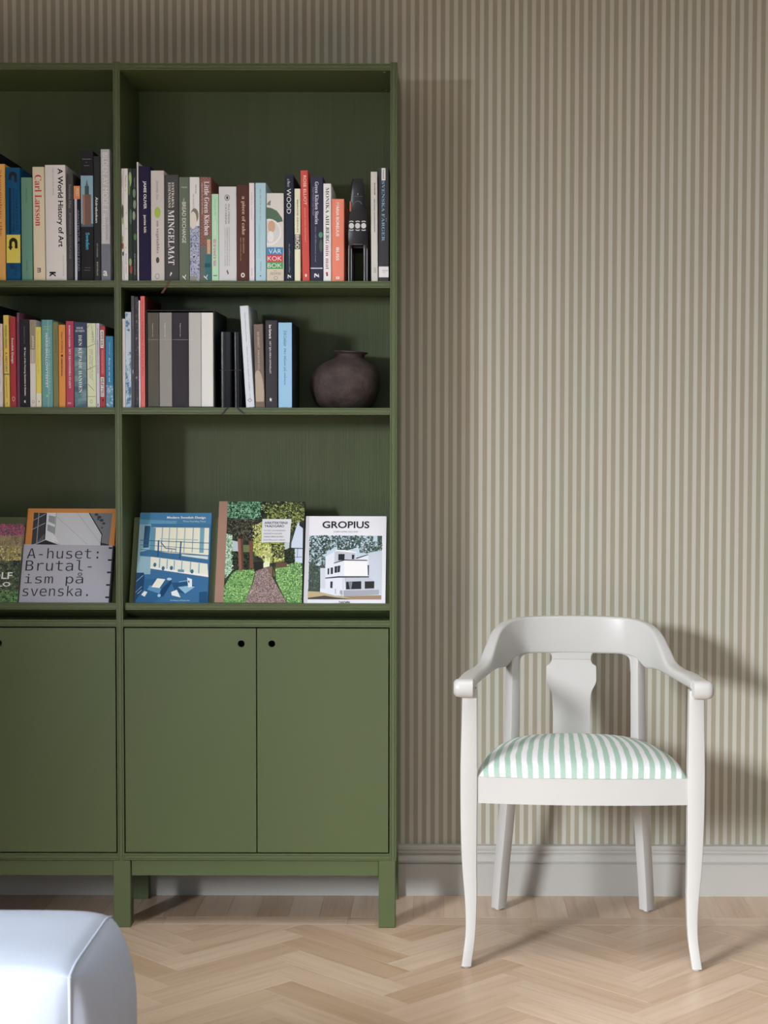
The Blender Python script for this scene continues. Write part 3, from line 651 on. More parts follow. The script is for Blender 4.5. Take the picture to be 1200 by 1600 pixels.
 ('2L', -832.0, 13.2, 197.7, 0.0, 180, 0, 'a0343c', '3a2824', 'e6e0d2', 'red book with two white lettered panels', [('R', 0.05, 0.27, 0.1, 0.72, 'dcd8d0'), ('T', 'WHITE GUILT', 0.06, 0.26, 0.22, 0.62, '26262a', 'b'), ('R', 0.28, 0.6, 0.2, 0.85, 'b04a50'), ('T', 'HOW BLACKS AND WHITES', 0.3, 0.58, 0.36, 0.6, 'd88c8c', 's'), ('R', 0.63, 0.87, 0.1, 0.74, 'dcd8d0'), ('T', 'SHELBY STEELE', 0.64, 0.86, 0.22, 0.64, '26262a', 'b'), ('D', [(0.4, 0.9), (0.7, 0.905), (0.6, 0.925), (0.45, 0.93)], '40181c')]),
 ('2L', -817.8, 18.1, 173.1, 0.0, 165, 0, '2a7aa4', '', 'e6e0d2', 'short blue book with a pale patterned foot, touching the middle upright', [('P', 'pattern_dots', 0.69, 1, 0, 1), ('T', 'Sådan kur ger', 0.09, 0.26, 0.42, 0.6, '8cc0d8', 's'), ('T', 'Åren av vår tid', 0.3, 0.64, 0.4, 0.62, 'c0dce8', 'b'), ('D', [(0.45, 0.88), (0.7, 0.87), (0.66, 0.91), (0.52, 0.92), (0.6, 0.89)], '2a6a94')]),
 ('2R', -777.4, 6.8, 215.5, 0.0, 210, 0, 'cfcac8', '', 'e6e0d2', 'slim off-white paperback against the middle upright', [('T', 'Havsnymfers folk', 0.4, 0.64, 0.45, 0.72, '8c8480', 's')]),
 ('2R', -769.9, 14.0, 232.0, 0.0, 215, 0, 'b4c0cc', '', 'e6e0d2', 'pale book with blue watercolour blots', [('P', 'pattern_blots', 0.42, 1, 0, 1), ('P', 'pattern_blots', 0.0, 0.2, 0.1, 0.8)]),
 ('2R', -755.2, 8.0, 270.6, 0.0, 240, 0, '4c4e54', '', 'e6e0d2', 'tall charcoal magazine, next to the flecked one', [('T', 'TIDSKRIFT', 0.1, 0.3, 0.4, 0.6, '85878c', 's'), ('E', 0.66, 0.7, 0.3, 0.6, '9aa0a4')]),
 ('2R', -746.4, 8.4, 269.2, 0.0, 240, 0, '35353c', '', 'e6e0d2', 'tall black magazine flecked with pale blossoms', [('P', 'pattern_blossom', 0.01, 0.98, 0.05, 0.95)]),
 ('2R', -737.2, 4.0, 260.1, 0.0, 235, 0, 'd2ccd6', '', 'e6e0d2', 'very thin white magazine beside the coral one', [('T', 'MAGASIN', 0.5, 0.7, 0.3, 0.7, '9a94a0', 's')]),
 ('2R', -732.5, 10.7, 270.6, 0.0, 240, 0, 'd4605c', '70282c', 'e6e0d2', 'tall slim coral book with dark red lettering', [('T', 'Maison Close Italian Fashion', 0.04, 0.42, 0.3, 0.7, '8a2c30', 'i'), ('T', 'Ports Tel Aviv Winter', 0.44, 0.72, 0.3, 0.7, '8a2c30', 'i'), ('T', 'volume nine', 0.86, 0.93, 0.35, 0.6, 'a04440', 's')]),
 ('2R', -715.5, 27.6, 230.6, 0.0, 225, 1, '57534c', '', 'e6e0d2', 'dark taupe volume, first in the black slipcase', [('T', 'Fragment av rum', 0.115, 0.255, 0.4, 0.5, 'd0ccc4', 's'), ('R', 0.286, 0.2885, 0, 1, 'a8a49c')]),
 ('2R', -687.0, 30.7, 230.7, 0.0, 225, 1, '878682', '', 'e6e0d2', 'mid grey volume in the black slipcase', [('T', 'Fragment av tid', 0.115, 0.255, 0.4, 0.5, 'd8d6d2', 's'), ('R', 0.286, 0.2885, 0, 1, 'a8a49c')]),
 ('2R', -655.4, 39.2, 230.7, 0.0, 225, 1, '343238', '', 'e6e0d2', 'black volume in the middle of the slipcase', [('T', 'Fragment av ljus', 0.115, 0.255, 0.46, 0.54, 'c8c4c4', 's'), ('R', 0.286, 0.2885, 0, 1, 'a8a49c')]),
 ('2R', -615.3, 30.0, 230.8, 0.0, 225, 1, 'acacaa', '', 'e6e0d2', 'light grey volume in the black slipcase', [('R', 0.286, 0.2885, 0, 0.4, 'c2c2c0')]),
 ('2R', -584.5, 29.2, 230.9, 0.0, 225, 1, 'cdcdca', '', 'e6e0d2', 'white volume, last in the black slipcase', []),
 ('2R', -475.4, 20.7, 247.4, -3.46, 200, 1, 'c3cbd3', '', 'e6e0d2', 'pale grey book leaning over the black notebooks', [('T', 'Trädgårdsmästarens anteckningar', 0.065, 0.36, 0.45, 0.66, '3f5260', 'i'), ('T', 'Arbetet som en eldsjäl av tankar', 0.39, 0.84, 0.45, 0.66, '3f5260', 'i'), ('T', 'sommarboken', 0.86, 0.93, 0.5, 0.64, '6a7a86', 'i'), ('D', [(0.5, 0.91), (0.78, 0.93), (0.5, 0.95), (0.22, 0.93), (0.3, 0.93), (0.5, 0.944), (0.7, 0.93), (0.5, 0.916), (0.3, 0.93), (0.22, 0.93)], '4a5a66')]),
 ('2R', -451.7, 22.1, 202.7, -1.36, 190, 0, '6d6058', '', 'e6e0d2', 'taupe book with a pale curved patch at its foot', [('E', 0.55, 1.1, -0.3, 0.95, 'a39482'), ('R', 0.93, 1, 0, 1, '6a5a4c'), ('T', 'SUE GERHARDT', 0.09, 0.28, 0.36, 0.6, 'b4a89c', 's'), ('T', 'KÄRLEKENS ROLL', 0.31, 0.55, 0.36, 0.6, 'b4a89c', 's')]),
 ('2R', -427.9, 29.0, 212.5, 0.0, 190, 1, '39373c', '', 'e6e0d2', 'charcoal book with white lettering and a small star', [('T', 'Sue Gerhardt', 0.05, 0.21, 0.3, 0.5, 'e0dedc', 'b'), ('T', 'DET SJÄLVISKA SAMHÄLLET', 0.24, 0.61, 0.3, 0.5, 'd0cecc', 's'), ('D', [(0.3, 0.9), (0.38, 0.9), (0.42, 0.88), (0.46, 0.9), (0.56, 0.895), (0.48, 0.912), (0.54, 0.93), (0.43, 0.92), (0.34, 0.932), (0.39, 0.912)], 'e4e2e0')]),
 ('2R', -396.6, 33.7, 207.4, 0.0, 215, 1, '83b4d6', '2b2e34', 'e6e0d2', 'light blue book with dark script lettering, nearest the clay jar', [('T', 'Erik Linklater', 0.095, 0.28, 0.4, 0.62, '26384c', 'i'), ('T', 'Det blåser på månen', 0.3, 0.73, 0.38, 0.62, '26384c', 'i')]),
]
COVERS = [
 (-1271.5, 228.9, 214.4, 25, '4c4a38', 'e4e2dc', '', 'garden book with a flower meadow on its cover, beside the orange framed one', [('D', [(0.0, 0.0),(1.0, 0.004),(1.0, 0.142),(0.009, 0.142)], 'pattern_asters'),('D', [(0.008, 0.138),(1.0, 0.138),(1.0, 0.277),(0.017, 0.277)], 'pattern_straw'),('D', [(0.016, 0.271),(1.001, 0.271),(0.998, 0.458),(0.02, 0.458)], 'pattern_yarrow'),('D', [(0.019, 0.451),(0.998, 0.451),(1.0, 0.954),(0.0, 0.954)], 'pattern_meadow'),('D', [(-0.012, 0.806),(0.999, 0.806),(1.0, 0.954),(0.0, 0.954)], 'pattern_leafmid'),('S', [(0.001, 0.006),(0.997, 0.006),(1.001, 0.148),(0.01, 0.148)], ['a04464', 'c05c78', '7a4a60', '37505a', '4a5a58', 'b04870'], 840, 0.002),('S', [(0.01, 0.148),(1.001, 0.148),(0.997, 0.277),(0.015, 0.277)], ['8a7a5c', '9c8a6a', '6e624a', 'a89878'], 520, 0.0017),('S', [(0.015, 0.277),(0.997, 0.277),(0.998, 0.458),(0.02, 0.458)], ['b0a45c', 'c4b870', '7c764a', '5c5a48', '8a80a0', 'd0c88c'], 840, 0.0017),('S', [(0.02, 0.458),(0.998, 0.458),(0.999, 0.948),(-0.001, 0.948)], ['2e3438', '3a4a38', '4e5c40', '5c6c48', '23262c', '6a7a50'], 840, 0.0027),('H', 'OUDOLF', 0.593, 0.677, 0.39, 0.922, 'e4e4e2', 'b'),('H', 'HUMMELO', 0.713, 0.767, 0.404, 0.909, 'dededc', 'b')]),
 (-1040.0, 224.6, 258.1, 16, 'bf7a2c', 'e4e2dc', '', 'orange architecture book in a grey half sleeve lettered in Swedish', [('D', [(0.076, 0.042),(0.957, 0.045),(0.944, 0.385),(0.08, 0.385)], 'b4b8be'),('D', [(0.076, 0.042),(0.215, 0.045),(0.217, 0.321),(0.1, 0.369),(0.078, 0.369)], '383b40'),('D', [(0.695, 0.045),(0.957, 0.045),(0.943, 0.375),(0.85, 0.358),(0.85, 0.267)], '6c7178'),('D', [(0.096, 0.38),(0.23, 0.324),(0.409, 0.38)], '2c2e33'),('D', [(0.849, 0.348),(0.943, 0.369),(0.941, 0.383),(0.845, 0.38)], '33353a'),('D', [(0.215, 0.045),(0.333, 0.045),(0.326, 0.272),(0.395, 0.369),(0.225, 0.318)], 'c3c6cb'),('D', [(0.247, 0.069),(0.32, 0.083),(0.321, 0.164),(0.245, 0.134)], '848c93'),('D', [(0.239, 0.162),(0.323, 0.191),(0.322, 0.263),(0.241, 0.227)], '848c93'),('D', [(0.113, 0.369),(0.21, 0.261),(0.22, 0.321)], '55585e'),('D', [(0.128, 0.045),(0.132, 0.358),(0.14, 0.359),(0.137, 0.046)], '8c9095'),('D', [(0.07, 0.129),(0.212, 0.059),(0.208, 0.053),(0.066, 0.123)], '8c9095'),('D', [(0.07, 0.221),(0.217, 0.151),(0.213, 0.145),(0.066, 0.215)], '8c9095'),('D', [(0.209, 0.045),(0.214, 0.32),(0.226, 0.321),(0.221, 0.046)], '202226'),('D', [(0.691, 0.048),(0.851, 0.269),(0.861, 0.264),(0.7, 0.043)], '1f2125'),('D', [(0.852, 0.266),(0.846, 0.369),(0.855, 0.37),(0.86, 0.267)], '1f2125'),('D', [(0.561, 0.046),(0.842, 0.354),(0.845, 0.352),(0.564, 0.044)], '8b9096'),('D', [(0.332, 0.084),(0.702, 0.37),(0.704, 0.368),(0.334, 0.082)], '82878d'),('D', [(0.326, 0.045),(0.323, 0.272),(0.328, 0.272),(0.331, 0.046)], '55595e'),('D', [(0.33, 0.34),(0.395, 0.371),(0.396, 0.368),(0.331, 0.338)], '55595e'),('E', 0.048, 0.075, 0.757, 0.8, '3c4046'),('E', 0.073, 0.104, 0.788, 0.836, '3c4046'),('E', 0.105, 0.136, 0.816, 0.863, '3c4046'),('E', 0.141, 0.165, 0.849, 0.885, '3c4046'),('E', 0.189, 0.204, 0.839, 0.863, '3c4046'),('E', 0.101, 0.119, 0.788, 0.814, '3c4046')]),
 (-754.7, 180.1, 246.4, 20, '20608e', 'c8d0dc', '', 'blue paperback with a duotone photo of a modern interior on its cover', [('D', [(0.0, 0.002),(1.0, 0.005),(0.999, 0.122),(0.002, 0.122)], '2f6f98'),('D', [(-0.0, 0.073),(0.522, 0.089),(0.504, 0.13),(0.003, 0.13)], '4a88aa'),('D', [(-0.0, 0.126),(0.195, 0.13),(0.193, 0.658),(-0.003, 0.658)], '7da3b4'),('D', [(0.075, 0.142),(0.156, 0.142),(0.148, 0.374),(0.072, 0.378)], '1d4a6b'),('D', [(0.198, 0.154),(0.974, 0.154),(0.982, 0.455),(0.18, 0.423)], 'd0cfb8'),('D', [(0.161, 0.12),(0.972, 0.12),(0.975, 0.163),(0.165, 0.158)], '2a668c'),('D', [(0.154, 0.158),(0.232, 0.163),(0.234, 0.414),(0.163, 0.414)], '4f86a0'),('D', [(0.848, 0.163),(0.909, 0.163),(0.914, 0.431),(0.854, 0.431)], '5d93aa'),('D', [(0.318, 0.158),(0.32, 0.426),(0.333, 0.427),(0.331, 0.159)], '6f98a8'),('D', [(0.417, 0.158),(0.418, 0.426),(0.431, 0.427),(0.43, 0.159)], '6f98a8'),('D', [(0.522, 0.158),(0.522, 0.426),(0.535, 0.427),(0.535, 0.159)], '6f98a8'),('D', [(0.632, 0.158),(0.632, 0.426),(0.645, 0.427),(0.645, 0.159)], '6f98a8'),('D', [(0.747, 0.158),(0.747, 0.426),(0.76, 0.427),(0.761, 0.159)], '6f98a8'),('D', [(0.298, 0.276),(0.826, 0.288),(0.827, 0.299),(0.298, 0.284)], '8fa8aa'),('D', [(0.033, 0.424),(0.156, 0.398),(0.977, 0.5),(0.973, 0.543),(0.185, 0.473),(0.037, 0.465)], '24618b'),('D', [(0.609, 0.447),(0.977, 0.467),(0.977, 0.5),(0.611, 0.463)], 'b9c8c4'),('D', [(0.02, 0.3),(0.983, 0.33),(0.982, 0.323),(0.02, 0.293)], '1f5578'),('D', [(0.025, 0.348),(0.979, 0.397),(0.979, 0.391),(0.025, 0.343)], '2a6285'),('D', [(0.03, 0.397),(0.98, 0.462),(0.98, 0.456),(0.03, 0.391)], '2a6285'),('D', [(0.27, 0.296),(0.274, 0.469),(0.293, 0.47),(0.29, 0.297)], '1b4f74'),('D', [(0.583, 0.307),(0.578, 0.497),(0.598, 0.498),(0.602, 0.308)], '1b4f74'),('D', [(0.307, 0.32),(0.379, 0.385),(0.39, 0.379),(0.318, 0.314)], '3c6478'),('D', [(0.384, 0.387),(0.528, 0.399),(0.528, 0.389),(0.385, 0.377)], '3c6478'),('D', [(0.465, 0.398),(0.47, 0.447),(0.475, 0.447),(0.471, 0.398)], '3c6478'),('D', [(0.185, 0.473),(0.976, 0.546),(0.996, 0.687),(0.189, 0.598)], 'ccd0c0'),('D', [(0.187, 0.577),(0.994, 0.662),(0.996, 0.687),(0.189, 0.598)], 'dbdcd0'),('D', [(0.305, 0.49),(0.306, 0.59),(0.321, 0.59),(0.321, 0.491)], '6d9ab0'),('D', [(0.41, 0.5),(0.411, 0.6),(0.426, 0.601),(0.425, 0.5)], '6d9ab0'),('D', [(0.509, 0.508),(0.51, 0.611),(0.525, 0.611),(0.524, 0.509)], '6d9ab0'),('D', [(0.614, 0.518),(0.614, 0.622),(0.629, 0.622),(0.629, 0.518)], '6d9ab0'),('D', [(0.735, 0.528),(0.735, 0.634),(0.75, 0.635),(0.75, 0.529)], '6d9ab0'),('D', [(0.852, 0.539),(0.853, 0.646),(0.868, 0.647),(0.868, 0.539)], '6d9ab0'),('E', 0.536, 0.581, 0.227, 0.27, '31607c'),('E', 0.569, 0.614, 0.459, 0.502, '31607c'),('E', 0.605, 0.65, 0.746, 0.789, '31607c'),('E', 0.573, 0.618, 0.345, 0.388, '31607c'),('D', [(0.569, 0.605),(0.657, 0.609),(0.657, 0.638),(0.569, 0.631)], '55879c'),('D', [(-0.032, 0.642),(0.106, 0.642),(0.127, 0.739),(0.111, 0.821),(0.0, 0.952)], '143f63'),('D', [(0.116, 0.707),(0.491, 0.707),(0.495, 0.748),(0.388, 0.886),(0.265, 0.952),(0.011, 0.952),(0.112, 0.829)], '1f5a86'),('D', [(0.36, 0.813),(0.492, 0.711),(0.497, 0.748),(0.394, 0.886),(0.336, 0.902)], '0f3d62'),('D', [(0.193, 0.772),(0.359, 0.809),(0.332, 0.861),(0.165, 0.821)], '4a83ab'),('D', [(0.295, 0.701),(0.407, 0.711),(0.332, 0.803),(0.22, 0.793)], 'd3d6c6'),('D', [(0.126, 0.835),(0.17, 0.845),(0.135, 0.894),(0.086, 0.874)], 'c9cfc6'),('D', [(0.495, 0.748),(0.701, 0.739),(0.835, 0.788),(0.679, 0.861),(0.546, 0.837)], '164a73'),('D', [(0.586, 0.792),(0.715, 0.78),(0.824, 0.788),(0.689, 0.861)], '7aa8c4'),('D', [(0.705, 0.692),(0.772, 0.709),(0.779, 0.79),(0.727, 0.798)], 'c9dadb'),('D', [(0.719, 0.723),(0.739, 0.727),(0.74, 0.748),(0.723, 0.744)], '2a5674'),('D', [(0.496, 0.844),(0.572, 0.821),(0.63, 0.902),(0.507, 0.879)], 'cfd9d6'),('D', [(0.883, 0.845),(0.985, 0.837),(0.995, 0.952),(0.886, 0.952)], '14486f'),('E', 0.865, 0.898, 0.311, 0.357, '8fb4cc'),('E', 0.695, 0.723, 0.425, 0.493, '9cc0d2'),('D', [(-0.008, 0.855),(0.088, 0.79),(0.084, 0.787),(-0.012, 0.852)], '9cc0d2'),('D', [(0.036, 0.867),(0.092, 0.826),(0.088, 0.823),(0.032, 0.864)], '9cc0d2'),('D', [(0.002, 0.741),(0.098, 0.672),(0.094, 0.669),(-0.002, 0.738)], '9cc0d2'),('D', [(0.593, 0.742),(0.711, 0.726),(0.709, 0.721),(0.591, 0.737)], '8fb8cc'),('H', 'Modern Swedish Design', 0.041, 0.072, 0.38, 0.918, 'd6e4ec', 'b'),('H', 'Three Founding Texts', 0.085, 0.107, 0.604, 0.921, 'a9c8d8', 's'),('H', 'The Museum of Modern Art', 0.926, 0.939, 0.49, 0.756, 'c0d4e0', 's')]),
 (-557.2, 216.5, 276.8, 20, '2b2d2c', 'e4e2dc', '93705f', 'garden book with a brown spine and a gravel path between hedges on its cover', [('D', [(0.101, 0.0),(1.0, 0.002),(0.998, 0.958),(0.104, 0.958)], 'pattern_shade'),('D', [(0.101, 0.0),(0.483, 0.0),(0.473, 0.15),(0.365, 0.193),(0.206, 0.164),(0.103, 0.154)], 'pattern_leafteal'),('D', [(0.56, 0.056),(0.991, 0.013),(0.991, 0.157),(0.857, 0.287),(0.803, 0.294),(0.834, 0.164),(0.567, 0.179)], 'pattern_leafolive'),('D', [(0.473, 0.0),(0.623, 0.0),(0.571, 0.085),(0.483, 0.157)], '1d2119'),('D', [(0.413, 0.237),(0.508, 0.2),(0.533, 0.395),(0.461, 0.417),(0.401, 0.33)], 'pattern_leafgold'),('D', [(0.407, 0.359),(0.77, 0.395),(0.778, 0.575),(0.435, 0.604)], 'pattern_leafgold'),('D', [(0.624, 0.402),(0.771, 0.417),(0.785, 0.532),(0.686, 0.554),(0.631, 0.532)], 'pattern_shade'),('D', [(0.923, 0.193),(0.993, 0.229),(0.991, 0.676),(0.906, 0.604),(0.849, 0.417)], 'b4c0d2'),('D', [(0.946, 0.193),(0.993, 0.215),(0.985, 0.258),(0.938, 0.229)], '23262c'),('D', [(0.775, 0.395),(0.834, 0.388),(0.832, 0.453),(0.778, 0.46)], 'a8b4b8'),('D', [(0.845, 0.33),(0.861, 0.33),(0.854, 0.446),(0.838, 0.446)], '3a4a3c'),('D', [(0.827, 0.453),(0.891, 0.453),(0.905, 0.575),(0.815, 0.604)], 'pattern_shade'),('D', [(0.17, 0.374),(0.253, 0.388),(0.255, 0.478),(0.177, 0.478)], 'a6b2bc'),('D', [(0.092, 0.309),(0.147, 0.316),(0.181, 0.402),(0.189, 0.648),(0.119, 0.727),(0.095, 0.72)], 'pattern_leafpale'),('D', [(0.168, 0.476),(0.437, 0.485),(0.438, 0.651),(0.186, 0.666)], 'pattern_shade'),('D', [(0.301, 0.417),(0.374, 0.417),(0.375, 0.485),(0.305, 0.485)], '5c6838'),('D', [(0.521, 0.435),(0.58, 0.423),(0.616, 0.46),(0.615, 0.554),(0.59, 0.619),(0.545, 0.626),(0.526, 0.532)], 'b2ba78'),('D', [(0.54, 0.532),(0.617, 0.532),(0.612, 0.619),(0.545, 0.633)], 'cdd4a8'),('E', 0.518, 0.554, 0.528, 0.559, '2a2c22'),('D', [(0.231, 0.334),(0.286, 0.33),(0.321, 0.655),(0.262, 0.655)], '7d5140'),('D', [(0.368, 0.359),(0.402, 0.356),(0.433, 0.644),(0.386, 0.644)], '6a4535'),('D', [(0.118, 0.164),(0.446, 0.172),(0.49, 0.294),(0.404, 0.388),(0.329, 0.359),(0.219, 0.359),(0.132, 0.294)], 'pattern_bough'),('D', [(0.412, 0.518),(0.549, 0.525),(0.552, 0.583),(0.416, 0.583)], 'pattern_shade'),('D', [(0.429, 0.575),(0.547, 0.575),(0.52, 0.661),(0.447, 0.658)], '22241f'),('D', [(0.457, 0.661),(0.599, 0.626),(0.659, 0.734),(0.825, 0.959),(0.344, 0.959),(0.428, 0.785)], 'pattern_gravel'),('D', [(0.687, 0.575),(0.869, 0.59),(0.834, 0.633),(0.682, 0.648)], '5c4436'),('D', [(0.183, 0.684),(0.24, 0.655),(0.436, 0.649),(0.447, 0.676),(0.415, 0.799),(0.344, 0.959),(0.102, 0.959),(0.097, 0.821)], 'pattern_boxhedge'),('D', [(0.681, 0.637),(0.834, 0.622),(0.944, 0.676),(0.993, 0.727),(0.998, 0.959),(0.829, 0.959),(0.753, 0.842),(0.696, 0.756)], 'pattern_boxhedge'),('D', [(0.806, 0.608),(0.923, 0.577),(0.991, 0.59),(0.993, 0.72),(0.927, 0.684)], 'pattern_leafmid'),('D', [(0.59, 0.626),(0.653, 0.619),(0.684, 0.705),(0.623, 0.734)], '6c5a40'),('D', [(0.65, 0.52),(0.847, 0.45),(0.844, 0.444),(0.647, 0.515)], '1f2224'),('D', [(0.841, 0.45),(0.99, 0.453),(0.99, 0.447),(0.841, 0.444)], '1f2224'),('D', [(0.644, 0.518),(0.651, 0.72),(0.66, 0.72),(0.653, 0.518)], '1f2224'),('D', [(0.927, 0.453),(0.926, 0.532),(0.931, 0.532),(0.932, 0.453)], '1f2224'),('D', [(0.903, 0.534),(0.985, 0.532),(0.985, 0.528),(0.903, 0.53)], '1f2224'),('D', [(0.982, 0.172),(1.007, 0.172),(1.001, 0.46),(1.0, 0.958),(0.996, 0.958)], '26292c'),('S', [(0.106, 0.003),(0.511, 0.003),(0.491, 0.143),(0.374, 0.193),(0.234, 0.172),(0.108, 0.161)], ['3f6a50', '5f9a74', '7fb48c', '2a4433', '1f2e24'], 660, 0.0027),('S', [(0.474, 0.003),(0.986, 0.003),(0.992, 0.172),(0.857, 0.28),(0.567, 0.179)], ['4a5628', '7c8a3e', '98a050', '2c3420', '1a2018', '2a3324', '3d4a30', '141812'], 660, 0.0027),('S', [(0.118, 0.172),(0.446, 0.172),(0.492, 0.33),(0.34, 0.381),(0.219, 0.359),(0.128, 0.294)], ['1a2018', '2a3324', '3d4a30', '141812', '4a4034', '5c5a4c'], 520, 0.0027),('S', [(0.404, 0.229),(0.513, 0.2),(0.534, 0.424),(0.771, 0.417),(0.778, 0.568),(0.551, 0.575),(0.418, 0.474)], ['8a9a42', 'a4b04a', 'd0d080', '606c30', 'c4c070'], 600, 0.0022),('S', [(0.092, 0.309),(0.167, 0.33),(0.198, 0.648),(0.11, 0.734),(0.092, 0.676)], ['a8ccac', '6c9678', 'd0e0c8', '44644c', '8ab890'], 440, 0.0022),('S', [(0.173, 0.482),(0.438, 0.489),(0.433, 0.644),(0.19, 0.658)], ['1a2018', '2a3324', '3d4a30', '141812'], 240, 0.0027),('S', [(0.625, 0.417),(0.776, 0.424),(0.785, 0.532),(0.64, 0.532)], ['4a5628', '7c8a3e', '98a050', '2c3420', '1a2018', '2a3324', '3d4a30', '141812'], 220, 0.002),('S', [(0.818, 0.453),(0.891, 0.453),(0.905, 0.583),(0.806, 0.604)], ['1a2018', '2a3324', '3d4a30', '141812'], 160, 0.002),('S', [(0.461, 0.666),(0.591, 0.637),(0.659, 0.741),(0.816, 0.954),(0.353, 0.954),(0.433, 0.792)], ['7f6c68', '9a8884', '6a5854', 'b09c96', '584a48'], 840, 0.0015),('S', [(0.187, 0.684),(0.249, 0.658),(0.434, 0.653),(0.441, 0.68),(0.409, 0.799),(0.344, 0.954),(0.106, 0.954),(0.1, 0.821)], ['548a4c', '86b45e', 'a8cc7c', '3f7344', '6ea05a', '2f5a34'], 840, 0.0018),('S', [(0.686, 0.64),(0.834, 0.626),(0.944, 0.68),(0.989, 0.73),(0.995, 0.954),(0.833, 0.954),(0.758, 0.842),(0.7, 0.756)], ['548a4c', '86b45e', 'a8cc7c', '3f7344', '6ea05a', '2f5a34'], 840, 0.0018),('S', [(0.811, 0.608),(0.923, 0.581),(0.987, 0.593),(0.989, 0.712),(0.926, 0.68)], ['548a4c', '86b45e', 'a8cc7c', '3f7344', '6ea05a', '2f5a34'], 240, 0.002),('D', [(0.233, 0.359),(0.285, 0.359),(0.319, 0.651),(0.264, 0.651)], '7d5140'),('D', [(0.369, 0.381),(0.404, 0.377),(0.431, 0.64),(0.388, 0.64)], '6a4535'),('D', [(0.265, 0.359),(0.285, 0.359),(0.319, 0.651),(0.295, 0.651)], '5c3a2e'),('D', [(0.65, 0.52),(0.847, 0.45),(0.844, 0.444),(0.647, 0.515)], '1f2224'),('D', [(0.841, 0.45),(0.99, 0.453),(0.99, 0.447),(0.841, 0.444)], '1f2224'),('D', [(0.644, 0.518),(0.651, 0.72),(0.66, 0.72),(0.653, 0.518)], '1f2224'),('D', [(0.511, 0.17),(0.846, 0.17),(0.836, 0.393),(0.509, 0.393)], 'c2c4c9'),('H', 'ARKITEKTENS', 0.196, 0.218, 0.536, 0.806, '2c2f36', 'b'),('H', 'TRÄDGÅRD', 0.222, 0.249, 0.537, 0.766, '2c2f36', 'b'),('H', 'PATRIC JOHANSSON', 0.275, 0.29, 0.535, 0.78, '4c4f56', 's'),('H', 'KENNETH KAUPPI', 0.304, 0.317, 0.535, 0.741, '4c4f56', 's'),('H', 'MARIA PERHOLMEN', 0.333, 0.347, 0.537, 0.759, '4c4f56', 's'),('H', 'BOKFÖRLAGET ARENA', 0.363, 0.376, 0.535, 0.783, '4c4f56', 's'),('D', [(-0.002, -0.001),(0.101, 0.0),(0.102, 0.959),(-0.003, 0.959)], '93705f')]),
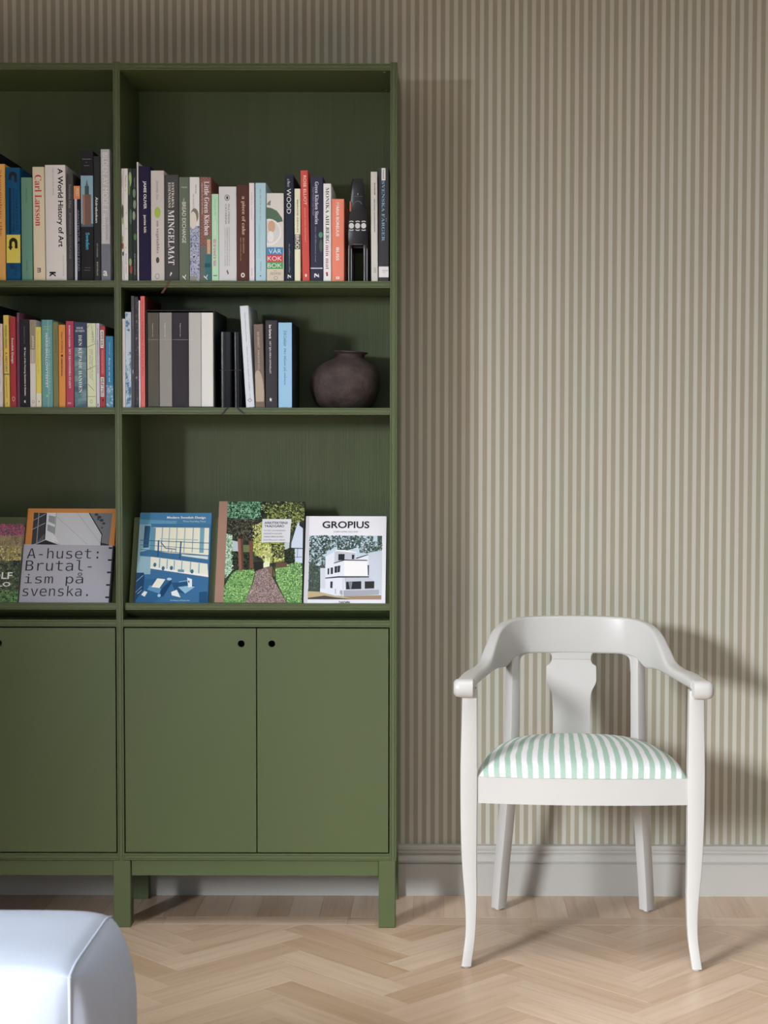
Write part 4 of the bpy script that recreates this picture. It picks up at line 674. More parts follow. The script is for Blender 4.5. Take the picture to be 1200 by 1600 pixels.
 (-338.0, 202.5, 240.2, 14, 'cfcfd6', 'e4e2dc', '', 'white book with a photo of a white modernist house under pines on its cover', [('D', [(0.051, 0.215),(0.95, 0.215),(0.95, 0.907),(0.052, 0.907)], 'a9bdcb'),('D', [(0.051, 0.215),(0.375, 0.217),(0.387, 0.336),(0.27, 0.386),(0.255, 0.461),(0.261, 0.687),(0.192, 0.804),(0.055, 0.812)], 'pattern_pines'),('D', [(0.056, 0.503),(0.256, 0.553),(0.249, 0.67),(0.197, 0.796),(0.058, 0.804)], 'pattern_pinedark'),('D', [(0.375, 0.216),(0.632, 0.216),(0.668, 0.336),(0.526, 0.376),(0.402, 0.369)], 'pattern_pinedark'),('D', [(0.618, 0.216),(0.842, 0.219),(0.838, 0.277),(0.948, 0.277),(0.949, 0.378),(0.678, 0.403),(0.658, 0.336)], 'pattern_pines'),('D', [(0.89, 0.216),(0.949, 0.216),(0.949, 0.303),(0.895, 0.294)], 'pattern_pinedark'),('D', [(0.763, 0.336),(0.949, 0.311),(0.949, 0.374),(0.764, 0.404)], 'pattern_pinedark'),('S', [(0.051, 0.217),(0.375, 0.217),(0.383, 0.336),(0.27, 0.386),(0.255, 0.453),(0.187, 0.486),(0.18, 0.553),(0.062, 0.553)], ['2a3a36', '3c4e48', '24322e', '506058', 'a9bdcb', '8aa0a8'], 420, 0.0029),('S', [(0.056, 0.503),(0.189, 0.553),(0.248, 0.603),(0.197, 0.796),(0.058, 0.804)], ['2f4038', '3c4e44', '4c5c50'], 320, 0.0024),('S', [(0.375, 0.217),(0.637, 0.217),(0.658, 0.336),(0.526, 0.374),(0.412, 0.365)], ['24322e', '34463f', '4a5a54', '7d95a2', 'a9bdcb', '3c4e48'], 360, 0.0027),('S', [(0.675, 0.217),(0.838, 0.221),(0.814, 0.286),(0.948, 0.286),(0.949, 0.374),(0.764, 0.403),(0.688, 0.399)], ['2a3a34', '3f5248', '506258', 'a9bdcb', '9ab0bf'], 330, 0.0024),('D', [(0.069, 0.404),(0.14, 0.554),(0.144, 0.552),(0.073, 0.402)], '5c5648'),('D', [(0.221, 0.453),(0.175, 0.804),(0.181, 0.804),(0.228, 0.453)], '4a443c'),('D', [(0.097, 0.553),(0.1, 0.804),(0.106, 0.804),(0.103, 0.553)], '4a443c'),('D', [(0.733, 0.277),(0.734, 0.403),(0.74, 0.403),(0.738, 0.277)], '5c5648'),('D', [(0.195, 0.57),(0.261, 0.57),(0.267, 0.804),(0.202, 0.829)], 'b7bec8'),('D', [(0.051, 0.8),(0.201, 0.787),(0.202, 0.829),(0.051, 0.829)], '3f4a3c'),('D', [(0.049, 0.821),(0.202, 0.827),(0.391, 0.872),(0.95, 0.862),(0.95, 0.908),(0.052, 0.908)], 'a8966e'),('D', [(0.052, 0.892),(0.255, 0.867),(0.396, 0.887),(0.63, 0.908),(0.052, 0.908)], '48423e'),('D', [(0.48, 0.879),(0.95, 0.862),(0.95, 0.908),(0.63, 0.908)], '8f7458'),('D', [(0.254, 0.445),(0.365, 0.39),(0.379, 0.376),(0.488, 0.374),(0.633, 0.396),(0.634, 0.461),(0.774, 0.43),(0.949, 0.376),(0.953, 0.862),(0.386, 0.864),(0.2, 0.829),(0.199, 0.787),(0.264, 0.796)], 'c6cbd5'),('D', [(0.781, 0.42),(0.949, 0.378),(0.953, 0.862),(0.868, 0.796),(0.8, 0.662)], 'b2b9c6'),('D', [(0.365, 0.396),(0.384, 0.383),(0.626, 0.403),(0.627, 0.474),(0.49, 0.476),(0.368, 0.511)], 'a9afba'),('D', [(0.374, 0.376),(0.488, 0.372),(0.636, 0.396),(0.631, 0.404),(0.384, 0.384)], 'dde0e6'),('D', [(0.487, 0.483),(0.765, 0.491),(0.796, 0.662),(0.491, 0.659)], 'd6dae2'),('D', [(0.359, 0.513),(0.49, 0.476),(0.772, 0.481),(0.773, 0.491),(0.49, 0.488),(0.363, 0.521)], '2a2e36'),('D', [(0.622, 0.461),(0.773, 0.42),(0.788, 0.425),(0.642, 0.47)], '3b4048'),('D', [(0.413, 0.417),(0.492, 0.417),(0.49, 0.48),(0.413, 0.488)], '23272d'),('D', [(0.579, 0.424),(0.612, 0.424),(0.609, 0.474),(0.58, 0.474)], '2a2e34'),('D', [(0.285, 0.574),(0.306, 0.572),(0.306, 0.638),(0.286, 0.642)], '33373e'),('D', [(0.322, 0.566),(0.352, 0.562),(0.353, 0.633),(0.324, 0.637)], '33373e'),('D', [(0.369, 0.553),(0.441, 0.541),(0.437, 0.613),(0.371, 0.624)], '2c3036'),('D', [(0.402, 0.549),(0.402, 0.618),(0.407, 0.618),(0.407, 0.549)], '9ba1aa'),('D', [(0.322, 0.716),(0.351, 0.715),(0.351, 0.789),(0.323, 0.785)], '2c3036'),('D', [(0.494, 0.674),(0.8, 0.674),(0.867, 0.712),(0.868, 0.804),(0.511, 0.804)], 'aab0bb'),('D', [(0.516, 0.718),(0.702, 0.712),(0.703, 0.796),(0.518, 0.801)], '26292e'),('D', [(0.544, 0.72),(0.594, 0.72),(0.581, 0.796),(0.563, 0.796)], '6c7480'),('D', [(0.744, 0.714),(0.862, 0.712),(0.861, 0.789),(0.746, 0.793)], '2a2a2e'),('D', [(0.775, 0.537),(0.793, 0.535),(0.795, 0.655),(0.782, 0.647)], '2c3038'),('D', [(0.259, 0.674),(0.419, 0.658),(0.797, 0.658),(0.798, 0.672),(0.419, 0.675),(0.259, 0.685)], '3a3f48'),('D', [(0.441, 0.811),(0.921, 0.804),(0.922, 0.856),(0.485, 0.875),(0.442, 0.846)], '8e949f'),('D', [(0.384, 0.796),(0.386, 0.85),(0.391, 0.85),(0.39, 0.796)], '33373c'),('D', [(0.477, 0.804),(0.479, 0.879),(0.487, 0.879),(0.485, 0.804)], 'd0d4da'),('D', [(0.476, 0.674),(0.478, 0.8),(0.484, 0.8),(0.481, 0.674)], '9aa0aa'),('D', [(0.509, 0.674),(0.511, 0.802),(0.517, 0.802),(0.514, 0.674)], '9aa0aa'),('D', [(0.0, 0.0),(0.041, 0.0),(0.047, 0.943),(0.0, 0.943)], 'b9b9c0'),('H', 'GROPIUS', 0.057, 0.134, 0.208, 0.789, '23252d', 'b'),('H', 'GILBERT LUPFER  PAUL SIGEL', 0.164, 0.181, 0.345, 0.651, '8a8a92', 's'),('H', 'TASCHEN', 0.928, 0.954, 0.431, 0.566, '23252d', 'b')]),
]

# ------------------------------------------------------------------ room
def structure(o):
    o['kind'] = 'structure'
    return o

XL, XR, YB, ZC = -2.2, 2.3, -5.6, 2.75
structure(box('wall_back', XL - .12, XR + .12, 0, .12, -.05, ZC, [M_PAPER], bev=0))
structure(box('wall_right', XR, XR + .12, YB, 0, -.05, ZC, [M_SIDE], bev=0))
bm = bmesh.new()
FX0, FX1, FZ0, FZ1 = -1.5, .7, .5, 2.1  # unseen opening, added to let the rear fill in
for q in ((XL - .12, FX0, -.05, ZC), (FX1, XR + .12, -.05, ZC), (FX0, FX1, -.05, FZ0), (FX0, FX1, FZ1, ZC)):
    add_box(bm, q[0], q[1], YB - .12, YB, q[2], q[3])
structure(from_bm('wall_front', bm, [M_ROOM]))
bm = bmesh.new()
WY0, WY1, WZ0, WZ1 = -4.95, -3.26, .45, 1.90
for q in ((YB, WY0, -.05, ZC), (WY1, 0, -.05, ZC), (WY0, WY1, -.05, WZ0), (WY0, WY1, WZ1, ZC)):
    add_box(bm, XL - .12, XL, *q)
structure(from_bm('wall_left', bm, [M_ROOM]))
# open casings of the left window and of the opening added for the rear fill
bm = bmesh.new()
for q in ((WY0 - .08, WY0, WZ0, WZ1), (WY1, WY1 + .08, WZ0, WZ1), (WY0 - .08, WY1 + .08, WZ0 - .08, WZ0), (WY0 - .08, WY1 + .08, WZ1, WZ1 + .08)):
    add_box(bm, XL, XL + .018, *q)
structure(from_bm('window_1', bm, [M_TRIM]))
bm = bmesh.new()
for q in ((FX0 - .08, FX0, FZ0, FZ1), (FX1, FX1 + .08, FZ0, FZ1), (FX0 - .08, FX1 + .08, FZ0 - .08, FZ0), (FX0 - .08, FX1 + .08, FZ1, FZ1 + .08)):
    add_box(bm, q[0], q[1], YB, YB + .018, q[2], q[3])
structure(from_bm('rear_fill_opening', bm, [M_TRIM]))
structure(box('ceiling', XL - .12, XR + .12, YB - .12, .12, ZC, ZC + .1, [M_CEIL], bev=0))

# baseboard with its stepped moulding
prof = [(0, 0), (-.0145, 0), (-.0145, .0855), (-.0125, .0868), (-.0125, .0885), (-.0175, .090), (-.0185, .094), (-.0165, .1015), (-.0125, .108), (-.0115, .1125), (-.0155, .1135), (-.0165, .117), (-.0145, .1215), (-.0145, .1225), (-.0175, .124), (-.0175, .1315), (-.016, .1345), (0, .1355)]
bm = bmesh.new()
add_prism(bm, prof, lambda y, z: (XL, y - .0002, z), lambda y, z: (XR, y - .0002, z))
fix_normals(bm)
structure(from_bm('baseboard_back', bm, [M_TRIM], ang=25))

# oak floor: a border along the wall, a strip, then herringbone
floor = structure(box('floor', XL, XR, YB, 0, -.05, -.0125, [paint('subfloor', '6a5442', .9)], bev=0))

def clip(poly, a, b, c):
    """keep a*x + b*y <= c"""
    out = []
    for i in range(len(poly)):
        p, q = poly[i], poly[(i + 1) % len(poly)]
        fp, fq = a * p[0] + b * p[1] - c, a * q[0] + b * q[1] - c
        if fp <= 0:
            out.append(p)
        if fp * fq < 0:
            t = fp / (fp - fq)
            out.append((p[0] + t * (q[0] - p[0]), p[1] + t * (q[1] - p[1])))
    return out

def plank_geo(bm, pts, top=0.0):
    n = len(pts)
    cx, cy = sum(p[0] for p in pts) / n, sum(p[1] for p in pts) / n
    def ins(d):
        out = []
        for i in range(n):
            a, b, c = pts[i - 1], pts[i], pts[(i + 1) % n]
            e1, e2 = Vector((b[0] - a[0], b[1] - a[1])), Vector((c[0] - b[0], c[1] - b[1]))
            if e1.length < 1e-6 or e2.length < 1e-6:
                out.append(b); continue
            n1, n2 = Vector((-e1.y, e1.x)).normalized(), Vector((-e2.y, e2.x)).normalized()
            k = n1 + n2
            k = k / max(.3, k.length_squared) * 2
            out.append((b[0] + k.x * d, b[1] + k.y * d))
        return out
    r0, r1 = ins(.00014), ins(.00045)
    a = [bm.verts.new((x, y, -.0124)) for x, y in r0]
    b = [bm.verts.new((x, y, top - .0004)) for x, y in r0]
    c = [bm.verts.new((x, y, top)) for x, y in r1]
    bm.faces.new(c)
    for i in range(n):
        j = (i + 1) % n
        bm.faces.new((b[i], b[j], c[j], c[i]))
        bm.faces.new((a[i], a[j], b[j], b[i]))

rest = bmesh.new()
n_plank = 0
def plank(poly, ang, seen):
    global n_plank
    if len(poly) < 3:
        return
    A = sum(poly[i][0] * poly[(i + 1) % len(poly)][1] - poly[(i + 1) % len(poly)][0] * poly[i][1] for i in range(len(poly))) / 2
    if abs(A) < 4e-5:
        return
    if A < 0:
        poly = poly[::-1]
    q = [poly[0]]
    for p in poly[1:]:
        if math.hypot(p[0] - q[-1][0], p[1] - q[-1][1]) > 1e-5:
            q.append(p)
    poly = q
    top = random.uniform(-.00015, 0)
    if not seen or n_plank >= 300:
        plank_geo(rest, poly, top)
        return
    n_plank += 1
    cx, cy = sum(p[0] for p in poly) / len(poly), sum(p[1] for p in poly) / len(poly)
    ca, sa = math.cos(-ang), math.sin(-ang)
    loc = [((x - cx) * ca - (y - cy) * sa, (x - cx) * sa + (y - cy) * ca) for x, y in poly]
    bm = bmesh.new()
    plank_geo(bm, loc, top)
    o = from_bm('plank', bm, [M_OAK], floor)
    o.location = (cx, cy, 0)
    o.rotation_euler = (0, 0, ang)

def in_view(cx, cy):
    return -1.45 < cx < 1.15 and cy > -1.15
BY, SY = -.215, -.278
x = XL
while x < XR:
    w = .079
    plank([(x, BY), (x + w, BY), (x + w, -.0146), (x, -.0146)], R(90), in_view(x, -.1))
    x += w
x = XL + .13
while x < XR:
    w = .46
    plank([(x, SY), (x + w, SY), (x + w, BY), (x, BY)], 0, in_view(x + w / 2, -.24))
    x += w
LP, WP = .374, .0790
s2 = math.sqrt(2)
for j in range(-9, 10):
    for i in range(-75, 75):
        u0, v0 = i * WP + j * LP, i * WP - j * LP
        for (ua, ub, va, vb, ang) in ((u0, u0 + LP, v0, v0 + WP, 45), (u0 + LP, u0 + LP + WP, v0 + WP - LP, v0 + WP, 135)):
            P = [(-.065 + (u - v) / s2, -.42 + (u + v) / s2) for u, v in ((ua, va), (ub, va), (ub, vb), (ua, vb))]
            if max(p[1] for p in P) < YB or min(p[1] for p in P) > SY or max(p[0] for p in P) < XL or min(p[0] for p in P) > XR:
                continue
            P = clip(P, 0, 1, SY); P = clip(P, -1, 0, -XL) if P else P; P = clip(P, 1, 0, XR) if P else P; P = clip(P, 0, -1, -YB) if P else P
            if P:
                plank(P, R(ang), in_view(sum(p[0] for p in P) / len(P), sum(p[1] for p in P) / len(P)))
o = from_bm('plank_field', rest, [M_OAK], floor)
o['kind'] = 'stuff'

# ------------------------------------------------------------------ bookcase
FY, T = -.308, .0168
ZS1, ZS2, ZLIP, ZLEDGE, ZCT = 1.5928, 1.2848, .8052, .797, .7638
case = thing('bookcase', 'green painted two-bay bookcase with cupboard doors below, standing against the striped wall', 'bookcase', (0, 0, 0))
def eprof(t, yb):
    g, d, c = .0034, .0014, .0007
    return [(yb, 0), (FY + c, 0), (FY, c), (FY, g), (FY + d, g + .0003), (FY + d, g + .0011), (FY, g + .0014), (FY, t - g - .0014), (FY + d, t - g - .0011), (FY + d, t - g - .0003), (FY, t - g), (FY, t - c), (FY + c, t), (yb, t)]
def board(name, x0, x1, zt, t=T, yb=-.046):
    bm = bmesh.new()
    add_prism(bm, eprof(t, yb), lambda y, z: (x0, y, zt - t + z), lambda y, z: (x1, y, zt - t + z))
    fix_normals(bm)
    return from_bm(name, bm, [M_GREEN], case)
def upright(x0, x1):
    bm = bmesh.new()
    add_prism(bm, eprof(x1 - x0, -.03), lambda y, x: (x0 + x, y, .1672), lambda y, x: (x0 + x, y, 2.119))
    fix_normals(bm)
    return from_bm('side_panel', bm, [M_GREEN], case)
UX = [(-1.4662, -1.4494), (-.7948, -.7780), (-.1236, -.1066)]
for a in UX:
    upright(*a)
def door(x0, x1, hx):
    """flat door with a round finger hole"""
    z0, z1, y0, y1, hz, r, s = .1885, .7437, -.3072, -.2892, .7057, .0086, .014
    bm = bmesh.new()
    xs, zs = [x0, hx - s, hx + s, x1], [z0, hz - s, hz + s, z1]
    V = {(i, j): bm.verts.new((xs[i], y0, zs[j])) for i in range(4) for j in range(4)}
    for i in range(3):
        for j in range(3):
            if (i, j) != (1, 1):
                bm.faces.new((V[i, j], V[i + 1, j], V[i + 1, j + 1], V[i, j + 1]))
    n = 32
    ring = [bm.verts.new((hx + r * math.cos(2 * math.pi * k / n), y0, hz + r * math.sin(2 * math.pi * k / n))) for k in range(n)]
    cor = [V[2, 2], V[1, 2], V[1, 1], V[2, 1]]
    for k in range(n):
        q = int((k + 4) // 8 - 0)  # nearest corner quadrant
        c = cor[int(k // 8) % 4]
        bm.faces.new((ring[k], c, ring[(k + 1) % n]))
    for q in range(4):
        bm.faces.new((cor[q - 1], cor[q], ring[q * 8 % n]))
    ext = bmesh.ops.extrude_face_region(bm, geom=bm.faces[:])
    bmesh.ops.translate(bm, verts=[v for v in ext['geom'] if isinstance(v, bmesh.types.BMVert)], vec=(0, y1 - y0, 0))
    fix_normals(bm)
    return from_bm('door', bm, [M_GREEN], case)
for k in (0, 1):
    x0, x1 = UX[k][1], UX[k + 1][0]
    board('top_panel', x0, x1, 2.1162)
    board('shelf', x0, x1, ZS1)
    board('shelf', x0, x1, ZS2)
    board('counter', x0, x1, ZCT)
    board('bottom_panel', x0, x1, .1848)
    bm = bmesh.new()
    add_box(bm, x0, x1, -.046, -.036, .17, 2.112)
    from_bm('back_panel', bm, [M_GREEN_BACK], case)
    # sloping display rest: a lipped ledge and a leaning board
    bm = bmesh.new()
    lp = [(-.246, .7655), (-.285, .7812), (-.300, .7890), (FY, .7890), (FY, .7918), (FY + .0012, .7921), (FY + .0012, .7929), (FY, .7932), (FY, .8010), (FY + .0012, .8013), (FY + .0012, .8021), (FY, .8024), (FY, .8046), (FY + .0007, ZLIP), (-.2935, ZLIP), (-.2935, ZLEDGE - .0004), (-.246, ZLEDGE - .0196)]
    add_prism(bm, lp, lambda y, z: (x0 + .006, y, z), lambda y, z: (x1, y, z))
    fix_normals(bm)
    from_bm('display_ledge', bm, [M_GREEN], case)
    bm = bmesh.new()
    ca, sa = math.cos(R(22)), math.sin(R(22))
    P = [(-.262 - .013 * sa, ZLEDGE - .013 * ca), (-.262 + .229 * sa, ZLEDGE + .229 * ca), (-.262 + .229 * sa + .012 * ca, ZLEDGE + .229 * ca - .012 * sa), (-.262 - .013 * sa + .012 * ca, ZLEDGE - .013 * ca - .012 * sa)]
    add_prism(bm, P, lambda y, z: (x0 + .006, y, z), lambda y, z: (x1 - .001, y, z))
    fix_normals(bm)
    from_bm('display_board', bm, [M_GREEN], case)
    xm = (x0 + x1) / 2
    door(x0 + .0032, xm - .0014, xm - .0375)
    door(xm + .0014, x1 - .0032, xm + .0375)
    box('apron', x0 + (.016 if k else .02), x1 - (.027 if k else .0115), -.303, -.285, .1282, .1668, [M_GREEN], case)
for a in ((-1.4662, -1.4225), (-.8062, -.7634), (-.1502, -.1088)):
    box('leg', a[0], a[1], FY, FY + .042, .0004, .1672, [M_GREEN], case)
    box('leg', a[0], a[1], -.052, -.0185, .0004, .1672, [M_GREEN], case)
# screw marks under the top
for x in (-.766, -.137):
    for y in (-.285, -.075):
        bm = bmesh.new()
        bmesh.ops.create_cone(bm, cap_ends=True, segments=16, radius1=.0065, radius2=.0065, depth=.003)
        o = from_bm('cover_cap', bm, [M_GREEN], case)
        o.location = (x, y, 2.0987)

# ------------------------------------------------------------------ books standing on the shelves
GROUPS = {'1L': 'books in the upper row, outer bay', '1R': 'books in the upper row, bay beside the chair', '2L': 'books in the second row, outer bay', '2R': 'books in the second row, bay beside the chair'}

def u_cover(w, d, h, t, r, col):
    """spine and two boards of one piece"""
    bm = bmesh.new()
    k = 3
    fr = [(r - r * math.sin(R(90 * i / k)), r - r * math.cos(R(90 * i / k))) for i in range(k + 1)]
    left = [(0, d)] + [p for p in fr[::-1]]
    right = [(w - p[0], p[1]) for p in fr] + [(w, d)]
    pts = left + right + [(w - t, d), (w - t, t * 1.2), (t, t * 1.2), (t, d)]
    add_prism(bm, pts, lambda x, y: (x, y, 0), lambda x, y: (x, y, h))
    fix_normals(bm)
    return bm

def book(row):
    sh, x0, w, h, lean, dep, hard, col, side, pg, label, prints = row
    x0, w, h, dep = x0 / 1e3, w / 1e3, h / 1e3, dep / 1e3
    z, y = (ZS1 if sh[0] == '1' else ZS2) + .0003, -.300
    if 'slipcase' in label:
        z, h, y = z + .0022, h - .0022, -.299
    a = R(lean)
    if lean > 0:
        z += math.sin(a) * w
    root = thing('book', label, 'book', (x0, y, z), (0, a, 0), GROUPS[sh])
    t = min(.0024 if hard else .0007, w * .2)
    from_bm('cover', u_cover(w, dep, h, t, min(.0016 if hard else .0008, w * .3), col), [ink(side or col)], root, 40)
    hd = .003 if hard else .0006
    box('page_block', t + .0002, w - t - .0002, t * 1.3, dep - hd, hd, h - hd, [ink(pg)], root, 0)
    pr = list(prints)
    if side:
        pr = [('R', 0, 1, 0, 1, col)] + pr
    pr = [p for p in pr if p[0] != 'B']
    run_prints(pr, w, h, root)
    for p in prints:
        if p[0] == 'B':
            ribbon(root, [(w * .3, .01), (w * .3, -.0088), (w * .12, -.0088), (-w * .25, -.0095)], [.0002, .0002, -.012, -.031], .0055, M_RIB)
    return root

def ribbon(root, xy, zs, wd, mt):
    bm = bmesh.new()
    rows = []
    for (x, y), z in zip(xy, zs):
        rows.append([bm.verts.new((x, y, z)), bm.verts.new((x + wd, y, z)), bm.verts.new((x + wd, y - .0004, z + .0004)), bm.verts.new((x, y - .0004, z + .0004))])
    for a, b in zip(rows, rows[1:]):
        for i in range(4):
            j = (i + 1) % 4
            bm.faces.new((a[i], b[i], b[j], a[j]))
    bm.faces.new(rows[0]); bm.faces.new(rows[-1][::-1])
    fix_normals(bm)
    from_bm('ribbon', bm, [mt], root)

for row in BOOKS:
    book(row)

# black slipcase around the five grey volumes
sc = thing('slipcase', 'black open-fronted slipcase holding five grey and white volumes', 'slipcase', (-.7192, -.3, ZS2 + .0003))
bm = bmesh.new()
SW, SH, SD = .1668, .2366, .232
for q in ((0, .0022, 0, SD, 0, SH), (SW - .0022, SW, 0, SD, 0, SH), (.0022, SW - .0022, 0, SD, 0, .002), (.0022, SW - .0022, 0, SD, SH - .002, SH), (.0022, SW - .0022, SD - .002, SD, .002, SH - .002)):
    add_box(bm, *q)
from_bm('case_body', bm, [M_CASE], sc)

# two black notebooks
for i, (x, w, lean, lab) in enumerate(((-.5392, .0300, 0, 'black notebook with rounded spine, standing against the slipcase'), (-.5055, .0180, -.5, 'black notebook propping up the leaning pale grey book'))):
    nb = thing('notebook', lab, 'notebook', (x, -.298, ZS2 + .0004), (0, R(lean), 0), 'black notebooks')
    h = .184
    from_bm('cover', u_cover(w, .14, h, .0014, .005, ''), [M_NOTE], nb, 40)
    box('page_block', .0018, w - .0018, .004, .138, .001, h - .001, [ink('d8d2c2')], nb, 0)
    bm = bmesh.new()
    add_box(bm, -.0005, w + .0005, -.0006, .141, h * .49, h * .49 + .0014)
    from_bm('elastic_band', bm, [M_CASE], nb)
    if i == 0:
        ribbon(nb, [(w * .66, .01), (w * .62, -.0112), (w * .4, -.0112), (w * .1, -.0115)], [.0002, .0002, -.007, -.0185], .0048, M_RIBK)
    else:
        ribbon(nb, [(w * .3, .01), (w * .35, -.0112), (w * .75, -.0112), (w * 1.35, -.0115)], [.0002, .0002, -.007, -.0155], .0048, M_RIBK)

# ------------------------------------------------------------------ face-out books on the display ledges
B_ITEMS = [('D', [(.976, .393), (1, .393), (1, .99), (.976, .99)], '23242c')]
ca, sa = math.cos(R(22)), math.sin(R(22))
for k, (x0, w, h, t, col, pg, spine, label, prints) in enumerate(COVERS):
    x0, w, h, t = x0 / 1e3, w / 1e3, h / 1e3, t / 1e3
    y0 = (-.31054 - t / ca) / 1.1632
    root = thing('display_book', label, 'book', (x0, y0, ZLEDGE + .0001 - (y0 + .2935) * .404), (-R(22), 0, 0), 'books shown face out on the display ledges')
    bm = bmesh.new()
    c, r = .0022, .003
    pts = [(w, 0), (r, 0), (0, r), (0, t - r), (r, t), (w, t), (w, t - c), (c, t - c), (c, c), (w, c)]
    add_prism(bm, pts, lambda x, y: (x, y, 0), lambda x, y: (x, y, h))
    fix_normals(bm)
    from_bm('cover', bm, [ink(col)], root)
    box('page_block', c + .0003, w - .003, c + .0002, t - c - .0002, .003, h - .003, [ink(pg)], root, 0)
    run_prints(prints, w, h, root, 'cover_picture', bold=0.0)
    if 'half sleeve' in label:
        # the grey paper sleeve round the lower part, cut in teeth along its outer edge
        bm = bmesh.new()
        zt, zt2 = h * (1 - .371), h * (1 - .383)
        add_prism(bm, [(-.0004, .0), (w * .984, .0), (w * .986, zt2), (-.0004, zt)], lambda x, z: (x, -.003, z), lambda x, z: (x, -.0026, z))
        fix_normals(bm)
        sl = from_bm('paper_sleeve', bm, [ink('9b9ca8')], root)
        bm = bmesh.new()
        add_box(bm, w * .985, w + .0006, -.0024, t * .8, .004, zt2)
        from_bm('sleeve_edge', bm, [ink('25262e')], root)
        rp = []
        for v in (.408, .53, .655, .781, .905):
            rp.append(('R', v - .008, v + .008, .945, .985, '1d1e26'))
        for s, (u0, v0), (u1, v1) in (('A-huset:', (.044, .41), (.836, .517)), ('Brutal-', (.039, .531), (.772, .641)), ('ism på', (.041, .658), (.688, .792)), ('svenska.', (.032, .79), (.752, .895))):
            rp.append(('H', s, v0, v1, u0, u1, '2a2b36', 'm'))
        run_prints(rp, w, h, sl, 'sleeve_notches', base=-.0031, bold=-.004)

# ------------------------------------------------------------------ black wooden horse figurine seen head-on
hx = -.2030
hr = thing('horse_figurine', 'black painted wooden horse figurine with three white rosettes, standing between coral and grey books', 'figurine', (hx, -.296, ZS1 + .0004))
bm = bmesh.new()
def ring(z, hw, y0, y1, r=.004, xo=0):
    return [(xo + a, (y0 + y1) / 2 + b, z) for a, b in rrect(hw, (y1 - y0) / 2, r, 2)]
add_loft(bm, [ring(.088, .0238, .004, .05), ring(.1, .0246, .001, .06), ring(.125, .0243, 0, .062), ring(.146, .0236, .001, .06), ring(.165, .0215, .004, .056), ring(.19, .0192, .004, .054), ring(.205, .0175, .002, .052), ring(.222, .0160, 0, .05), ring(.24, .0142, .001, .046), ring(.2488, .0132, .002, .044)])
add_loft(bm, [[(a, y, zc + b) for a, b in rrect(hw, hh, .012, 3)] for y, hw, hh, zc in ((.03, .022, .024, .108), (.07, .0225, .027, .108), (.11, .0235, .028, .108), (.14, .022, .024, .108), (.15, .016, .016, .108))])
fix_normals(bm)
from_bm('body', bm, [M_BLACK], hr, 40)
for sx in (-1, 1):
    for yb in (.008, .115):
        bm = bmesh.new()
        add_loft(bm, [ring(0, .0052, yb, yb + .026, .002, sx * .0192), ring(.03, .0046, yb + .001, yb + .025, .002, sx * .0190), ring(.075, .0050, yb, yb + .027, .002, sx * .0188), ring(.1, .0056, yb - .002, yb + .03, .002, sx * .0182)])
        fix_normals(bm)
        lg = from_bm('leg', bm, [M_BLACK], hr, 40)
        if yb < .05:
            bm = bmesh.new()
            for q in (-.0035, .0035):
                add_box(bm, sx * .0190 + q - .0006, sx * .0190 + q + .0006, yb - .0006, yb + .002, .002, .08)
            from_bm('painted_line', bm, [ink('a8a8ae')], lg)
for x in (-.0152, 0, .0145):
    bm = bmesh.new()
    def disc(cx, cz, r, y):
        v = [bm.verts.new((cx + r * math.cos(2 * math.pi * i / 20), y, cz + r * 1.08 * math.sin(2 * math.pi * i / 20))) for i in range(20)]
        return v
    bm.faces.new(disc(x, .1345, .0062, -.0006))
    for lo in (60, 240):
        arc = [R(lo + q * 10) for q in range(7)]
        o_ = [bm.verts.new((x + .0108 * math.cos(a), -.0005, .1345 + .0122 * math.sin(a))) for a in arc]
        i_ = [bm.verts.new((x + .0092 * math.cos(a), -.0005, .1345 + .0100 * math.sin(a))) for a in arc]
        for q in range(6):
            bm.faces.new((o_[q], o_[q + 1], i_[q + 1], i_[q]))
    ex = bmesh.ops.extrude_face_region(bm, geom=bm.faces[:])
    bmesh.ops.translate(bm, verts=[v for v in ex['geom'] if isinstance(v, bmesh.types.BMVert)], vec=(0, .002, 0))
    fix_normals(bm)
    from_bm('painted_rosette', bm, [ink('bcbcbe')], hr)
bm = bmesh.new()
add_box(bm, -.0196, -.0160, .0015, .006, .17, .1935)
from_bm('painted_flame', bm, [ink('b0553c')], hr)
bm = bmesh.new()
add_tube(bm, [(.0105 * math.cos(R(q)), .0025, .183 + .0115 * math.sin(R(q))) for q in range(20, 165, 12)], .0006, 6)
from_bm('painted_bridle', bm, [ink('77777c')], hr)
bm = bmesh.new()
add_tube(bm, [(.0006, .0008, .209), (.0004, .0004, .2135)], .0014, 8)
from_bm('painted_star', bm, [ink('8a8a90')], hr)
bm = bmesh.new()
add_box(bm, -.0105, .0115, -.0009, .003, .0895, .0902)
add_box(bm, -.0125, .0125, -.0002, .003, .2055, .2060)
from_bm('painted_line', bm, [ink('6c6c72')], hr)

